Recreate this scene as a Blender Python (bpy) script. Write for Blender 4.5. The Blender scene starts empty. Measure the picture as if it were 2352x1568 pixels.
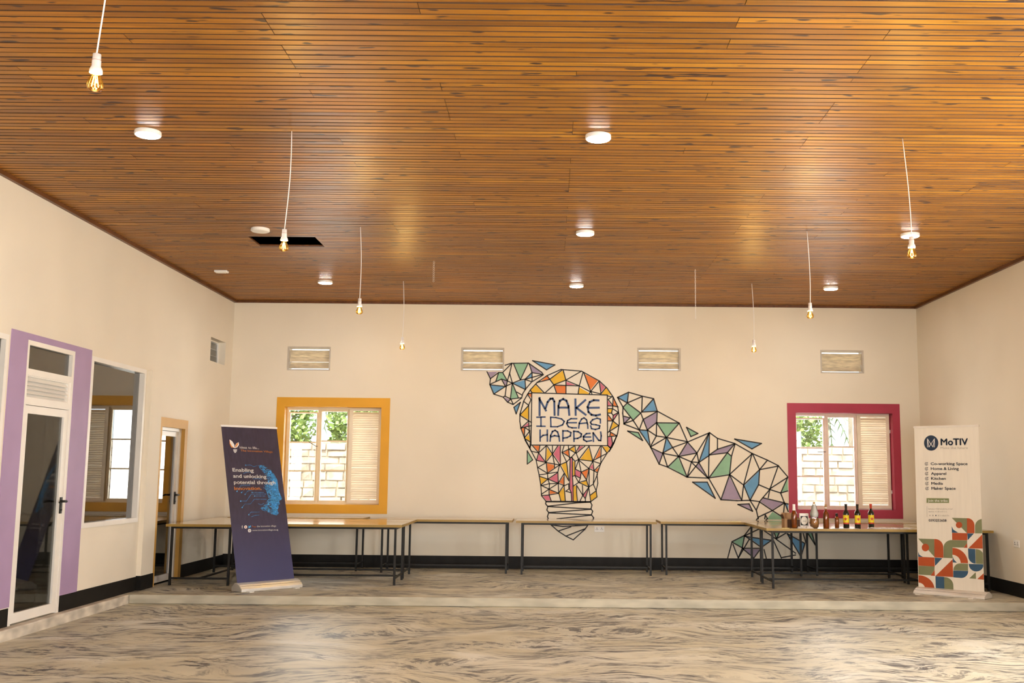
import bpy, bmesh, math, random
from mathutils import Vector, Matrix
random.seed(7)
SC = bpy.context.scene
COL = SC.collection

# ------------------------------------------------------------------ camera
F_PX, CX, PITCH, ROLL, EYE = 2400.0, 1265.7, 0.1264, 0.0091, 1.40
cam_d = bpy.data.cameras.new('camera')
cam_d.sensor_width = 36.0
cam_d.lens = F_PX / 2352.0 * 36.0
cam_d.shift_x = -(CX - 1176.0) / 2352.0
cam_d.clip_start = 0.05
cam = bpy.data.objects.new('camera', cam_d)
COL.objects.link(cam)
_fw = Vector((0, math.cos(PITCH), math.sin(PITCH)))
_up0 = Vector((0, -math.sin(PITCH), math.cos(PITCH)))
_rt0 = Vector((1, 0, 0))
_c, _s = math.cos(ROLL), math.sin(ROLL)
_rt = _rt0 * _c + _up0 * _s
_up = -_rt0 * _s + _up0 * _c
_m = Matrix((_rt, _up, -_fw)).transposed().to_4x4()
_m.translation = Vector((0, 0, EYE))
cam.matrix_world = _m
SC.camera = cam

# ------------------------------------------------------------------ exposure
SC.view_settings.view_transform = 'Standard'
SC.view_settings.look = 'None'
SC.view_settings.gamma = 1.0
SC.view_settings.use_curve_mapping = False
SC.view_settings.exposure = 0.15
CY = SC.cycles
CY.max_bounces, CY.diffuse_bounces, CY.glossy_bounces = 5, 4, 2
CY.transmission_bounces, CY.transparent_max_bounces = 4, 10
CY.caustics_reflective = CY.caustics_refractive = False
CY.use_adaptive_sampling = True
CY.adaptive_threshold = 0.08
CY.adaptive_min_samples = 14

# ------------------------------------------------------------------ world and sun
W = bpy.data.worlds.new('world')
SC.world = W
W.use_nodes = True
_bg = W.node_tree.nodes.get('Background')
_bg.inputs[0].default_value = (0.86, 0.93, 1.0, 1)
_bg.inputs[1].default_value = 3.0
sun_d = bpy.data.lights.new('sun', 'SUN')
sun_d.energy = 9.5
sun_d.angle = 0.02
sun_d.color = (1.0, 0.95, 0.86)
sun = bpy.data.objects.new('sun', sun_d)
COL.objects.link(sun)
sun.rotation_euler = (math.radians(24), 0, math.radians(-14))   # high sun behind the hall, shining on the garden wall


def area(name, loc, rot, sx, sy, watts, color):
    d = bpy.data.lights.new(name, 'AREA')
    d.shape = 'RECTANGLE'
    d.size, d.size_y, d.energy, d.color = sx, sy, watts, color
    o = bpy.data.objects.new(name, d)
    COL.objects.link(o)
    o.location = loc
    o.rotation_euler = rot
    return o


# area lamps as daylight at the openings: an unseen rear doorway put in for light, side windows of the near half, and the garden windows
DAY = (1.0, 0.96, 0.90)
area('unseen_rear_daylight', (0.4, -2.9, 1.25), (math.radians(90), 0, 0), 4.2, 2.3, 560, DAY)
area('right_window_daylight', (5.58, 4.0, 1.65), (math.radians(90), 0, math.radians(90)), 1.6, 1.5, 260, DAY)
area('right_window_daylight', (5.58, 8.0, 1.65), (math.radians(90), 0, math.radians(90)), 1.6, 1.5, 190, DAY)
area('yellow_window_daylight', (-3.55, 16.22, 1.65), (math.radians(-90), 0, 0), 0.95, 1.35, 34, (1.0, 0.97, 0.93))
area('pink_window_daylight', (4.2, 16.22, 1.65), (math.radians(-90), 0, 0), 0.95, 1.35, 34, (1.0, 0.97, 0.93))

# room dimensions (metres; the raised back part of the floor is z = 0, the camera stands at x = y = 0)
XL, XR, YB, YF, ZC = -4.87, 5.61, 15.88, -3.0, 4.01
STEP_Y, LOW = 12.17, -0.10
WT = 0.24


# ------------------------------------------------------------------ materials
def nodes_of(m):
    m.use_nodes = True
    return m.node_tree.nodes, m.node_tree.links


MATS = {}


def mat(name, col, rough=0.6, metal=0.0, var=0.06, scale=6.0, coat=0.0, bump=0.0, bscale=40.0, spec=0.5, stretch=(1, 1, 1), emit=None, alpha=None, trans=0.0, ior=1.45):
    if name in MATS:
        return MATS[name]
    m = bpy.data.materials.new(name)
    n, l = nodes_of(m)
    b = n['Principled BSDF']
    b.inputs['Roughness'].default_value = rough
    b.inputs['Metallic'].default_value = metal
    b.inputs['Specular IOR Level'].default_value = spec
    b.inputs['Coat Weight'].default_value = coat
    b.inputs['Coat Roughness'].default_value = 0.08
    b.inputs['Transmission Weight'].default_value = trans
    b.inputs['IOR'].default_value = ior
    g = n.new('ShaderNodeNewGeometry')
    mp = n.new('ShaderNodeMapping')
    mp.inputs['Scale'].default_value = stretch
    l.new(g.outputs['Position'], mp.inputs['Vector'])
    t = n.new('ShaderNodeTexNoise')
    t.inputs['Scale'].default_value = scale
    t.inputs['Detail'].default_value = 1.5
    l.new(mp.outputs[0], t.inputs['Vector'])
    r = n.new('ShaderNodeValToRGB')
    r.color_ramp.elements[0].position = 0.3
    r.color_ramp.elements[1].position = 0.7
    r.color_ramp.elements[0].color = tuple(max(0, c * (1 - var)) for c in col[:3]) + (1,)
    r.color_ramp.elements[1].color = tuple(min(1, c * (1 + var)) for c in col[:3]) + (1,)
    l.new(t.outputs['Fac'], r.inputs[0])
    l.new(r.outputs[0], b.inputs['Base Color'])
    if bump:
        t2 = n.new('ShaderNodeTexNoise')
        t2.inputs['Scale'].default_value = bscale
        l.new(mp.outputs[0], t2.inputs['Vector'])
        bn = n.new('ShaderNodeBump')
        bn.inputs['Strength'].default_value = bump
        bn.inputs['Distance'].default_value = 0.01
        l.new(t2.outputs['Fac'], bn.inputs['Height'])
        l.new(bn.outputs[0], b.inputs['Normal'])
    if emit:
        b.inputs['Emission Color'].default_value = tuple(emit[:3]) + (1,)
        b.inputs['Emission Strength'].default_value = emit[3]
    MATS[name] = m
    return m


def glass_mat(name, tint, boost=1.5, rough=0.0, body=0.0, bodycol=(1, 1, 1)):
    """thin sheet glass: fresnel reflection over see-through glass"""
    m = bpy.data.materials.new(name)
    n, l = nodes_of(m)
    n.remove(n['Principled BSDF'])
    out = n['Material Output']
    tr = n.new('ShaderNodeBsdfTransparent')
    tr.inputs[0].default_value = tuple(tint) + (1,)
    gl = n.new('ShaderNodeBsdfGlossy')
    gl.inputs['Roughness'].default_value = rough
    fr = n.new('ShaderNodeFresnel')
    fr.inputs[0].default_value = 1.5
    mu = n.new('ShaderNodeMath')
    mu.operation = 'MULTIPLY'
    mu.inputs[1].default_value = boost
    mu.use_clamp = True
    l.new(fr.outputs[0], mu.inputs[0])
    mx = n.new('ShaderNodeMixShader')
    l.new(mu.outputs[0], mx.inputs[0])
    src = tr
    if body:
        df = n.new('ShaderNodeBsdfDiffuse')
        df.inputs[0].default_value = tuple(bodycol) + (1,)
        m2 = n.new('ShaderNodeMixShader')
        m2.inputs[0].default_value = body
        l.new(tr.outputs[0], m2.inputs[1])
        l.new(df.outputs[0], m2.inputs[2])
        src = m2
    l.new(src.outputs[0], mx.inputs[1])
    l.new(gl.outputs[0], mx.inputs[2])
    l.new(mx.outputs[0], out.inputs[0])
    MATS[name] = m
    return m


def emit_mat(name, col, strength):
    m = bpy.data.materials.new(name)
    n, l = nodes_of(m)
    n.remove(n['Principled BSDF'])
    e = n.new('ShaderNodeEmission')
    e.inputs[0].default_value = tuple(col) + (1,)
    e.inputs[1].default_value = strength
    l.new(e.outputs[0], n['Material Output'].inputs[0])
    m.cycles.emission_sampling = 'NONE' if name == 'filament' else 'AUTO'
    MATS[name] = m
    return m


def board_material():
    m = bpy.data.materials.new('varnished_pine')
    n, l = nodes_of(m)
    b = n['Principled BSDF']
    g = n.new('ShaderNodeNewGeometry')
    oi = n.new('ShaderNodeObjectInfo')
    add = n.new('ShaderNodeMath')
    add.operation = 'ADD'
    l.new(g.outputs['Random Per Island'], add.inputs[0])
    l.new(oi.outputs['Random'], add.inputs[1])
    fr = n.new('ShaderNodeMath')
    fr.operation = 'FRACT'
    l.new(add.outputs[0], fr.inputs[0])
    off = n.new('ShaderNodeCombineXYZ')
    mul = n.new('ShaderNodeMath')
    mul.operation = 'MULTIPLY'
    mul.inputs[1].default_value = 60.0
    l.new(fr.outputs[0], mul.inputs[0])
    l.new(mul.outputs[0], off.inputs[0])
    l.new(mul.outputs[0], off.inputs[2])
    va = n.new('ShaderNodeVectorMath')
    l.new(g.outputs['Position'], va.inputs[0])
    l.new(off.outputs[0], va.inputs[1])

    def noise(scale, sx, sy, detail=2.5):
        mp = n.new('ShaderNodeMapping')
        mp.inputs['Scale'].default_value = (sx, sy, 1)
        l.new(va.outputs[0], mp.inputs['Vector'])
        t = n.new('ShaderNodeTexNoise')
        t.inputs['Scale'].default_value = scale
        t.inputs['Detail'].default_value = detail
        l.new(mp.outputs[0], t.inputs['Vector'])
        return t
    grain = noise(3.0, 0.7, 22.0)
    blotch = noise(1.6, 0.8, 3.0, 1)
    knots = noise(5.2, 1.0, 3.6, 1)
    base = n.new('ShaderNodeValToRGB')
    e = base.color_ramp.elements
    e[0].position, e[0].color = 0.0, (0.25, 0.098, 0.007, 1)
    e[1].position, e[1].color = 1.0, (0.47, 0.208, 0.012, 1)
    k = e.new(0.35)
    k.color = (0.39, 0.158, 0.008, 1)
    k = e.new(0.7)
    k.color = (0.33, 0.135, 0.009, 1)
    l.new(fr.outputs[0], base.inputs[0])
    gr = n.new('ShaderNodeValToRGB')
    gr.color_ramp.elements[0].position = 0.3
    gr.color_ramp.elements[0].color = (0.62, 0.56, 0.5, 1)
    gr.color_ramp.elements[1].position = 0.62
    gr.color_ramp.elements[1].color = (1.12, 1.12, 1.1, 1)
    l.new(grain.outputs['Fac'], gr.inputs[0])
    m1 = n.new('ShaderNodeMixRGB')
    m1.blend_type = 'MULTIPLY'
    m1.inputs[0].default_value = 0.8
    l.new(base.outputs[0], m1.inputs[1])
    l.new(gr.outputs[0], m1.inputs[2])
    bl = n.new('ShaderNodeValToRGB')
    bl.color_ramp.elements[0].position = 0.33
    bl.color_ramp.elements[0].color = (0.72, 0.66, 0.6, 1)
    bl.color_ramp.elements[1].position = 0.62
    bl.color_ramp.elements[1].color = (1.25, 1.22, 1.1, 1)
    l.new(blotch.outputs['Fac'], bl.inputs[0])
    m2 = n.new('ShaderNodeMixRGB')
    m2.blend_type = 'MULTIPLY'
    m2.inputs[0].default_value = 0.7
    l.new(m1.outputs[0], m2.inputs[1])
    l.new(bl.outputs[0], m2.inputs[2])
    kn = n.new('ShaderNodeValToRGB')
    kn.color_ramp.elements[0].position = 0.665
    kn.color_ramp.elements[0].color = (0, 0, 0, 1)
    kn.color_ramp.elements[1].position = 0.72
    kn.color_ramp.elements[1].color = (1, 1, 1, 1)
    l.new(knots.outputs['Fac'], kn.inputs[0])
    m3 = n.new('ShaderNodeMixRGB')
    l.new(kn.outputs[0], m3.inputs[0])
    l.new(m2.outputs[0], m3.inputs[1])
    m3.inputs[2].default_value = (0.05, 0.020, 0.008, 1)
    l.new(m3.outputs[0], b.inputs['Base Color'])
    rr = n.new('ShaderNodeMapRange')
    rr.inputs['To Min'].default_value = 0.30
    rr.inputs['To Max'].default_value = 0.5
    l.new(blotch.outputs['Fac'], rr.inputs['Value'])
    l.new(rr.outputs[0], b.inputs['Roughness'])
    b.inputs['Specular IOR Level'].default_value = 0.30
    MATS['board'] = m
    return m


def floor_material():
    m = bpy.data.materials.new('swirled_cement')
    n, l = nodes_of(m)
    b = n['Principled BSDF']
    g = n.new('ShaderNodeNewGeometry')

    def noise(vec, scale, sx, sy, detail=4, rough=0.55):
        mp = n.new('ShaderNodeMapping')
        mp.inputs['Scale'].default_value = (sx, sy, 1)
        l.new(vec, mp.inputs['Vector'])
        t = n.new('ShaderNodeTexNoise')
        t.inputs['Scale'].default_value = scale
        t.inputs['Detail'].default_value = detail
        t.inputs['Roughness'].default_value = rough
        l.new(mp.outputs[0], t.inputs['Vector'])
        return t
    warp = noise(g.outputs['Position'], 0.8, 1, 1, 1)
    sub = n.new('ShaderNodeVectorMath')
    sub.operation = 'SUBTRACT'
    l.new(warp.outputs['Color'], sub.inputs[0])
    sub.inputs[1].default_value = (0.5, 0.5, 0.5)
    sc = n.new('ShaderNodeVectorMath')
    sc.operation = 'SCALE'
    sc.inputs['Scale'].default_value = 1.9
    l.new(sub.outputs[0], sc.inputs[0])
    va = n.new('ShaderNodeVectorMath')
    l.new(g.outputs['Position'], va.inputs[0])
    l.new(sc.outputs[0], va.inputs[1])
    streak = noise(va.outputs[0], 3.4, 1.0, 4.0, 4.0, 0.72)
    breaker = noise(g.outputs['Position'], 5.0, 1.0, 2.0, 1.5, 0.6)
    patch = noise(g.outputs['Position'], 1.15, 1, 1.7, 2)
    base_n = noise(va.outputs[0], 0.9, 1.0, 2.0, 2)
    base = n.new('ShaderNodeValToRGB')
    e = base.color_ramp.elements
    e[0].position, e[0].color = 0.3, (0.50, 0.455, 0.32, 1)
    e[1].position, e[1].color = 0.72, (0.69, 0.68, 0.60, 1)
    k = e.new(0.52)
    k.color = (0.60, 0.565, 0.44, 1)
    l.new(base_n.outputs['Fac'], base.inputs[0])
    # trowelled dark pigment: short brush strokes gathered in patches
    def ramp(src, p0, p1):
        q = n.new('ShaderNodeMapRange')
        q.inputs['From Min'].default_value = p0
        q.inputs['From Max'].default_value = p1
        l.new(src, q.inputs['Value'])
        return q.outputs[0]
    ma = n.new('ShaderNodeMath')
    ma.operation = 'MULTIPLY'
    l.new(ramp(streak.outputs['Fac'], 0.475, 0.575), ma.inputs[0])
    l.new(ramp(patch.outputs['Fac'], 0.30, 0.52), ma.inputs[1])
    mb2 = n.new('ShaderNodeMath')
    mb2.operation = 'MULTIPLY'
    l.new(ma.outputs[0], mb2.inputs[0])
    l.new(ramp(breaker.outputs['Fac'], 0.32, 0.50), mb2.inputs[1])
    st = mb2
    gw0 = n.new('ShaderNodeMath')
    gw0.operation = 'MULTIPLY'
    gw0.inputs[1].default_value = 0.5
    l.new(ramp(patch.outputs['Fac'], 0.42, 0.62), gw0.inputs[0])
    wash = n.new('ShaderNodeMixRGB')
    l.new(gw0.outputs[0], wash.inputs[0])
    l.new(base.outputs[0], wash.inputs[1])
    wash.inputs[2].default_value = (0.385, 0.375, 0.325, 1)
    mx = n.new('ShaderNodeMixRGB')
    l.new(st.outputs[0], mx.inputs[0])
    l.new(wash.outputs[0], mx.inputs[1])
    mx.inputs[2].default_value = (0.105, 0.103, 0.105, 1)
    l.new(mx.outputs[0], b.inputs['Base Color'])
    b.inputs['Roughness'].default_value = 0.45
    b.inputs['Specular IOR Level'].default_value = 0.4
    MATS['floor'] = m
    return m


board_material()
floor_material()
mat('wall', (0.775, 0.71, 0.595), 0.75, var=0.03, scale=1.3)
mat('wall_lower', (0.80, 0.755, 0.685), 0.75, var=0.03, scale=1.3)
mat('black_paint', (0.010, 0.009, 0.008), 0.5, var=0.25, scale=9, spec=0.18)
mat('purple_paint', (0.38, 0.265, 0.44), 0.55, var=0.05, scale=3)
mat('yellow_paint', (0.72, 0.36, 0.022), 0.5, var=0.05, scale=3)
mat('ochre_paint', (0.58, 0.33, 0.075), 0.55, var=0.06, scale=3)
mat('pink_paint', (0.39, 0.03, 0.07), 0.5, var=0.06, scale=3)
mat('cream_frame', (0.88, 0.80, 0.66), 0.5, var=0.05, scale=5)
mat('yellow_bounce_frame', (0.88, 0.74, 0.50), 0.5, var=0.05, scale=5)  # cream frame, bounced light from the yellow surround mixed into its colour
mat('pink_bounce_frame', (0.86, 0.70, 0.62), 0.5, var=0.05, scale=5)  # cream frame tinted for light bounced off the pink surround
mat('shutter_paint', (0.84, 0.75, 0.60), 0.55, var=0.05, scale=6)
mat('white_frame', (0.82, 0.79, 0.74), 0.35, var=0.03, scale=4)
mat('white_plastic', (0.85, 0.83, 0.80), 0.35, var=0.02)
mat('dark_wood', (0.13, 0.045, 0.012), 0.4, var=0.25, scale=4, stretch=(6, 1, 6))
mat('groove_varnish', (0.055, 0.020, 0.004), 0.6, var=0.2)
mat('backing', (0.03, 0.014, 0.006), 0.9)
mat('table_top', (0.56, 0.45, 0.29), 0.13, var=0.10, scale=3, stretch=(0.6, 9, 1), spec=0.6, coat=0.3)
mat('table_edge', (0.34, 0.215, 0.045), 0.4, var=0.1, scale=5)
mat('black_metal', (0.010, 0.009, 0.008), 0.42, var=0.2, spec=0.3)
mat('steel', (0.72, 0.71, 0.68), 0.35, metal=0.6, var=0.05)
mat('vent_slat', (0.66, 0.57, 0.41), 0.6, var=0.18, scale=9, stretch=(1, 1, 5))
mat('vent_frame', (0.52, 0.47, 0.40), 0.6, var=0.1)
mat('kerb', (0.55, 0.50, 0.42), 0.75, var=0.3, scale=5, stretch=(1, 1, 2))
mat('step_cement', (0.46, 0.43, 0.34), 0.6, var=0.16, scale=4, stretch=(1, 1, 3))
mat('annex', (0.50, 0.46, 0.39), 0.8)
mat('annex_floor', (0.16, 0.13, 0.10), 0.6, var=0.2)
mat('stone', (0.66, 0.55, 0.44), 0.9, var=0.30, scale=5)
mat('mortar', (0.42, 0.35, 0.27), 0.95, var=0.2, scale=6)
mat('soil', (0.28, 0.21, 0.14), 1.0, var=0.3, scale=2)
mat('leaf', (0.30, 0.42, 0.12), 0.5, var=0.45, scale=4)
mat('palm_leaf', (0.22, 0.36, 0.16), 0.45, var=0.35, scale=4)
mat('bark', (0.33, 0.28, 0.22), 0.9, var=0.2)
glass_mat('glass', (0.96, 0.98, 0.97), 1.4)
glass_mat('left_glass', (0.80, 0.82, 0.80), 2.2)
glass_mat('door_glass', (0.88, 0.88, 0.85), 0.9)
glass_mat('amber_glass', (1.0, 0.78, 0.36), 0.7, body=0.0007, bodycol=(0.95, 0.5, 0.06))
glass_mat('clear_bottle', (0.96, 0.97, 0.96), 1.2, body=0.03, bodycol=(0.9, 0.9, 0.88))
emit_mat('led', (1.0, 0.97, 0.92), 170.0)
emit_mat('filament', (1.0, 0.70, 0.28), 14.0)
mat('mural_line', (0.022, 0.020, 0.020), 0.6, var=0.1)
mat('mural_letter', (0.045, 0.085, 0.20), 0.6, var=0.08)
for _n, _c2 in dict(y=(0.74, 0.43, 0.02), o=(0.72, 0.19, 0.03), p=(0.60, 0.15, 0.22), g=(0.25, 0.46, 0.30), b=(0.13, 0.32, 0.53), v=(0.34, 0.27, 0.38)).items():
    mat('mural_' + _n, _c2, 0.6, var=0.05, scale=8)


# ------------------------------------------------------------------ mesh helpers
class MB:
    def __init__(self):
        self.v, self.f, self.sm = [], [], []

    def add(self, vs, fs, smooth=False):
        o = len(self.v)
        self.v += [tuple(p) for p in vs]
        self.f += [tuple(i + o for i in q) for q in fs]
        self.sm += [smooth] * len(fs)

    def box(self, x0, x1, y0, y1, z0, z1):
        self.add([(x0, y0, z0), (x1, y0, z0), (x1, y1, z0), (x0, y1, z0), (x0, y0, z1), (x1, y0, z1), (x1, y1, z1), (x0, y1, z1)],
                 [(0, 3, 2, 1), (4, 5, 6, 7), (0, 1, 5, 4), (1, 2, 6, 5), (2, 3, 7, 6), (3, 0, 4, 7)])
        return self

    def obox(self, c, ax, ay, az):
        """oriented box: centre and three half-axis vectors"""
        c, ax, ay, az = Vector(c), Vector(ax), Vector(ay), Vector(az)
        vs = [c + ax * i + ay * j + az * k for k in (-1, 1) for i, j in ((-1, -1), (1, -1), (1, 1), (-1, 1))]
        self.add(vs, [(0, 3, 2, 1), (4, 5, 6, 7), (0, 1, 5, 4), (1, 2, 6, 5), (2, 3, 7, 6), (3, 0, 4, 7)])
        return self

    def prism(self, poly, fn, d0, d1):
        """polygon in 2D, fn(a, b, depth) -> point"""
        n = len(poly)
        vs = [fn(a, b, d0) for a, b in poly] + [fn(a, b, d1) for a, b in poly]
        self.add(vs, [tuple(range(n)), tuple(range(2 * n - 1, n - 1, -1))] + [(i, (i + 1) % n, n + (i + 1) % n, n + i) for i in range(n)])
        return self

    def tube(self, pts, r, n=8, caps=True, smooth=True):
        pts = [Vector(p) for p in pts]
        rs = r if isinstance(r, (list, tuple)) else [r] * len(pts)
        vs = []
        for i, p in enumerate(pts):
            d = (pts[min(i + 1, len(pts) - 1)] - pts[max(i - 1, 0)])
            d.normalize()
            a = Vector((0, 0, 1)) if abs(d.z) < 0.9 else Vector((1, 0, 0))
            u = d.cross(a).normalized()
            w = d.cross(u)
            vs += [p + (u * math.cos(2 * math.pi * k / n) + w * math.sin(2 * math.pi * k / n)) * rs[i] for k in range(n)]
        fs = []
        for i in range(len(pts) - 1):
            for k in range(n):
                fs.append((i * n + k, i * n + (k + 1) % n, (i + 1) * n + (k + 1) % n, (i + 1) * n + k))
        if caps:
            fs.append(tuple(range(n)))
            fs.append(tuple((len(pts) - 1) * n + k for k in range(n)))
        self.add(vs, fs, smooth)
        return self

    def lathe(self, prof, n=20, c=(0, 0, 0), caps=True):
        vs = []
        for r, z in prof:
            vs += [(c[0] + r * math.cos(2 * math.pi * k / n), c[1] + r * math.sin(2 * math.pi * k / n), c[2] + z) for k in range(n)]
        fs = []
        for i in range(len(prof) - 1):
            for k in range(n):
                fs.append((i * n + k, i * n + (k + 1) % n, (i + 1) * n + (k + 1) % n, (i + 1) * n + k))
        self.add(vs, fs, True)
        if caps:
            self.add([vs[k] for k in range(n)], [tuple(range(n))])
            o = (len(prof) - 1) * n
            self.add([vs[o + k] for k in range(n)], [tuple(range(n))])
        return self

    def mesh(self, name):
        me = bpy.data.meshes.new(name)
        me.from_pydata(self.v, [], self.f)
        me.polygons.foreach_set('use_smooth', self.sm)
        bm = bmesh.new()
        bm.from_mesh(me)
        bmesh.ops.recalc_face_normals(bm, faces=bm.faces)
        bm.to_mesh(me)
        bm.free()
        return me

    def build(self, name, material, parent=None, bevel=0.0):
        me = self.mesh(name)
        me.materials.append(MATS[material])
        o = bpy.data.objects.new(name, me)
        COL.objects.link(o)
        if parent is not None:
            o.parent = parent
        if bevel:
            b = o.modifiers.new('bevel', 'BEVEL')
            b.width = bevel
            b.segments = 2
            b.limit_method = 'ANGLE'
        return o


def tag(o, label=None, cat=None, group=None, kind=None):
    if label:
        o['label'] = label
    if cat:
        o['category'] = cat
    if group:
        o['group'] = group
    if kind:
        o['kind'] = kind
    return o


def thing(name, label, cat, loc=(0, 0, 0), rotz=0.0, group=None):
    o = bpy.data.objects.new(name, None)
    o.empty_display_size = 0.05
    COL.objects.link(o)
    o.location = loc
    o.rotation_euler = (0, 0, rotz)
    return tag(o, label, cat, group)


def struct(mb, name, material, label=None, parent=None, bevel=0.0):
    o = mb.build(name, material, parent, bevel)
    o['kind'] = 'structure'
    if label:
        o['label'] = label
    return o


def copy_tree(o, parent=None):
    c = o.copy()
    COL.objects.link(c)
    c.parent = parent
    for ch in list(o.children):
        copy_tree(ch, c)
    return c


def holed_wall(u0, u1, v0, v1, holes, fn, t):
    """wall slab with rectangular holes; fn(u, v, depth) -> point"""
    mb = MB()
    us = sorted({u0, u1} | {h[0] for h in holes} | {h[1] for h in holes})
    vs = sorted({v0, v1} | {h[2] for h in holes} | {h[3] for h in holes})

    def solid(i, j):
        if i < 0 or j < 0 or i >= len(us) - 1 or j >= len(vs) - 1:
            return False
        cu, cv = (us[i] + us[i + 1]) / 2, (vs[j] + vs[j + 1]) / 2
        return not any(h[0] < cu < h[1] and h[2] < cv < h[3] for h in holes)
    idx = {}
    V, Fc = [], []

    def vid(i, j, k):
        if (i, j, k) not in idx:
            idx[(i, j, k)] = len(V)
            V.append(fn(us[i], vs[j], t * k))
        return idx[(i, j, k)]
    for i in range(len(us) - 1):
        for j in range(len(vs) - 1):
            if not solid(i, j):
                continue
            for k in (0, 1):
                Fc.append((vid(i, j, k), vid(i + 1, j, k), vid(i + 1, j + 1, k), vid(i, j + 1, k)))
            for (di, dj, a, b) in ((-1, 0, (i, j), (i, j + 1)), (1, 0, (i + 1, j), (i + 1, j + 1)), (0, -1, (i, j), (i + 1, j)), (0, 1, (i, j + 1), (i + 1, j + 1))):
                if not solid(i + di, j + dj):
                    Fc.append((vid(*a, 0), vid(*b, 0), vid(*b, 1), vid(*a, 1)))
    mb.add(V, Fc)
    return mb


def ring(mb, a0, a1, b0, b1, wl, wr, wb, wt, fn, d0, d1):
    """rectangular picture-frame of four bars; fn(a, b, depth)"""
    for (p0, p1, q0, q1) in ((a0, a0 + wl, b0, b1), (a1 - wr, a1, b0, b1), (a0 + wl, a1 - wr, b0, b0 + wb), (a0 + wl, a1 - wr, b1 - wt, b1)):
        if p1 - p0 > 1e-6 and q1 - q0 > 1e-6:
            mb.prism([(p0, q0), (p1, q0), (p1, q1), (p0, q1)], fn, d0, d1)
    return mb


def on_back(a, b, d):      # back wall: a = x, b = z, d = depth into the room
    return (a, YB - d, b)


def on_left(a, b, d):      # left wall: a = y, b = z
    return (XL + d, a, b)


def wall_pt(px, py):
    """photo tracing -> (x, z) on the back wall"""
    u, v = (px - CX) / F_PX, (784.0 - py) / F_PX
    a, b = u * _c - v * _s, u * _s + v * _c
    d = _fw + _rt0 * a + _up0 * b
    t = YB / d.y
    return d.x * t, EYE + d.z * t


# ------------------------------------------------------------------ room shell
YW = (-4.04, -2.56, 0.915, 2.39)      # yellow window opening
PW = (3.72, 5.20, 0.905, 2.37)        # pink window opening
VENTS = [(-4.03, -3.37, 2.94, 3.305), (-1.375, -0.715, 2.955, 3.315), (1.32, 1.985, 2.98, 3.335), (4.12, 4.785, 2.97, 3.325)]

b = MB()
b.box(XL - 0.3, XR + 0.3, YF - 0.3, STEP_Y, LOW - 0.2, LOW)
struct(b, 'floor', 'floor', 'lower floor of swirled tan and grey polished cement')
b = MB()
b.box(XL - 0.3, XR + 0.3, STEP_Y, YB + 0.3, LOW - 0.2, 0.0)
struct(b, 'floor', 'floor', 'raised back floor of swirled cement beyond the low step')
b = MB()
b.box(-4.775, XR, STEP_Y - 0.012, STEP_Y + 0.05, LOW, 0.0015)
struct(b, 'trim_9', 'step_cement', 'worn plain cement nosing of the low step', bevel=0.01)
b = MB()
b.box(XL - 0.02, -4.775, 3.0, STEP_Y - 0.002, LOW - 0.1, 0.0)
struct(b, 'trim_1', 'kerb', 'low whitish concrete kerb along the left wall', bevel=0.012)

# back wall
wb = holed_wall(XL - 0.3, XR + 0.3, LOW - 0.2, ZC + 0.3, [YW, PW] + VENTS, on_back, -WT)
struct(wb, 'wall_back', 'wall', 'cream back wall with the mural and two coloured windows')
# left wall: near part holds a window bay, a door; far part the ochre door and a small vent
LW0 = (6.9, 9.31, 0.80, 2.60)
LD1 = (9.64, 10.62, 0.0, 2.60)
LW1 = (11.0, 12.50, 0.80, 2.60)
LD2 = (13.06, 13.89, 0.0, 1.955)
LV = (14.85, 15.53, 2.97, 3.31)
wl = holed_wall(YF - 0.3, YB + 0.02, LOW - 0.2, ZC + 0.3, [LW0, LD1, LW1, LD2, LV], on_left, -WT)
struct(wl, 'wall_left', 'wall', 'cream left wall with glazed doors and interior window')
b = MB()
b.box(XL - 0.01, XL + 0.055, 12.58, 12.955, 0.165, 2.60)
struct(b, 'wall_left_pier', 'wall', 'shallow cream pier between the interior window and ochre door')
RW = [(3.2, 4.8, 0.9, 2.4), (7.2, 8.8, 0.9, 2.4)]
wr = holed_wall(YF - 0.3, YB + 0.02, LOW - 0.2, ZC + 0.3, RW, lambda a, c, d: (XR - d, a, c), -WT)
struct(wr, 'wall_right', 'wall', 'cream right wall')
wf = holed_wall(XL - 0.3, XR + 0.3, LOW - 0.2, ZC + 0.3, [(-1.7, 2.5, LOW, 2.4)], lambda a, c, d: (a, YF + d, c), -WT)
struct(wf, 'wall_front', 'wall', 'cream wall behind the camera with a wide unseen doorway put in for daylight')

# ceiling slab with the hatch hole, boards below it
HATCH = (-3.405, -2.655, 11.47, 11.945)
cs = holed_wall(XL - 0.3, XR + 0.3, YF - 0.3, YB + 0.3, [HATCH], lambda a, c, d: (a, c, ZC + 0.018 + d), 0.12)
ceiling = struct(cs, 'ceiling', 'backing', 'varnished tongue-and-groove pine ceiling')
BW = 0.0755
prof = [(0.0018, 0.008), (0.0075, 0.0), (BW - 0.0075, 0.0), (BW - 0.0018, 0.008), (BW - 0.0018, 0.017), (0.0018, 0.017)]


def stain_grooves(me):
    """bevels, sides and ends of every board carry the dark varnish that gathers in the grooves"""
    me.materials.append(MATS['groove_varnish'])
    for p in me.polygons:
        p.material_index = 0 if p.index % 8 == 3 else 1


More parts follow.
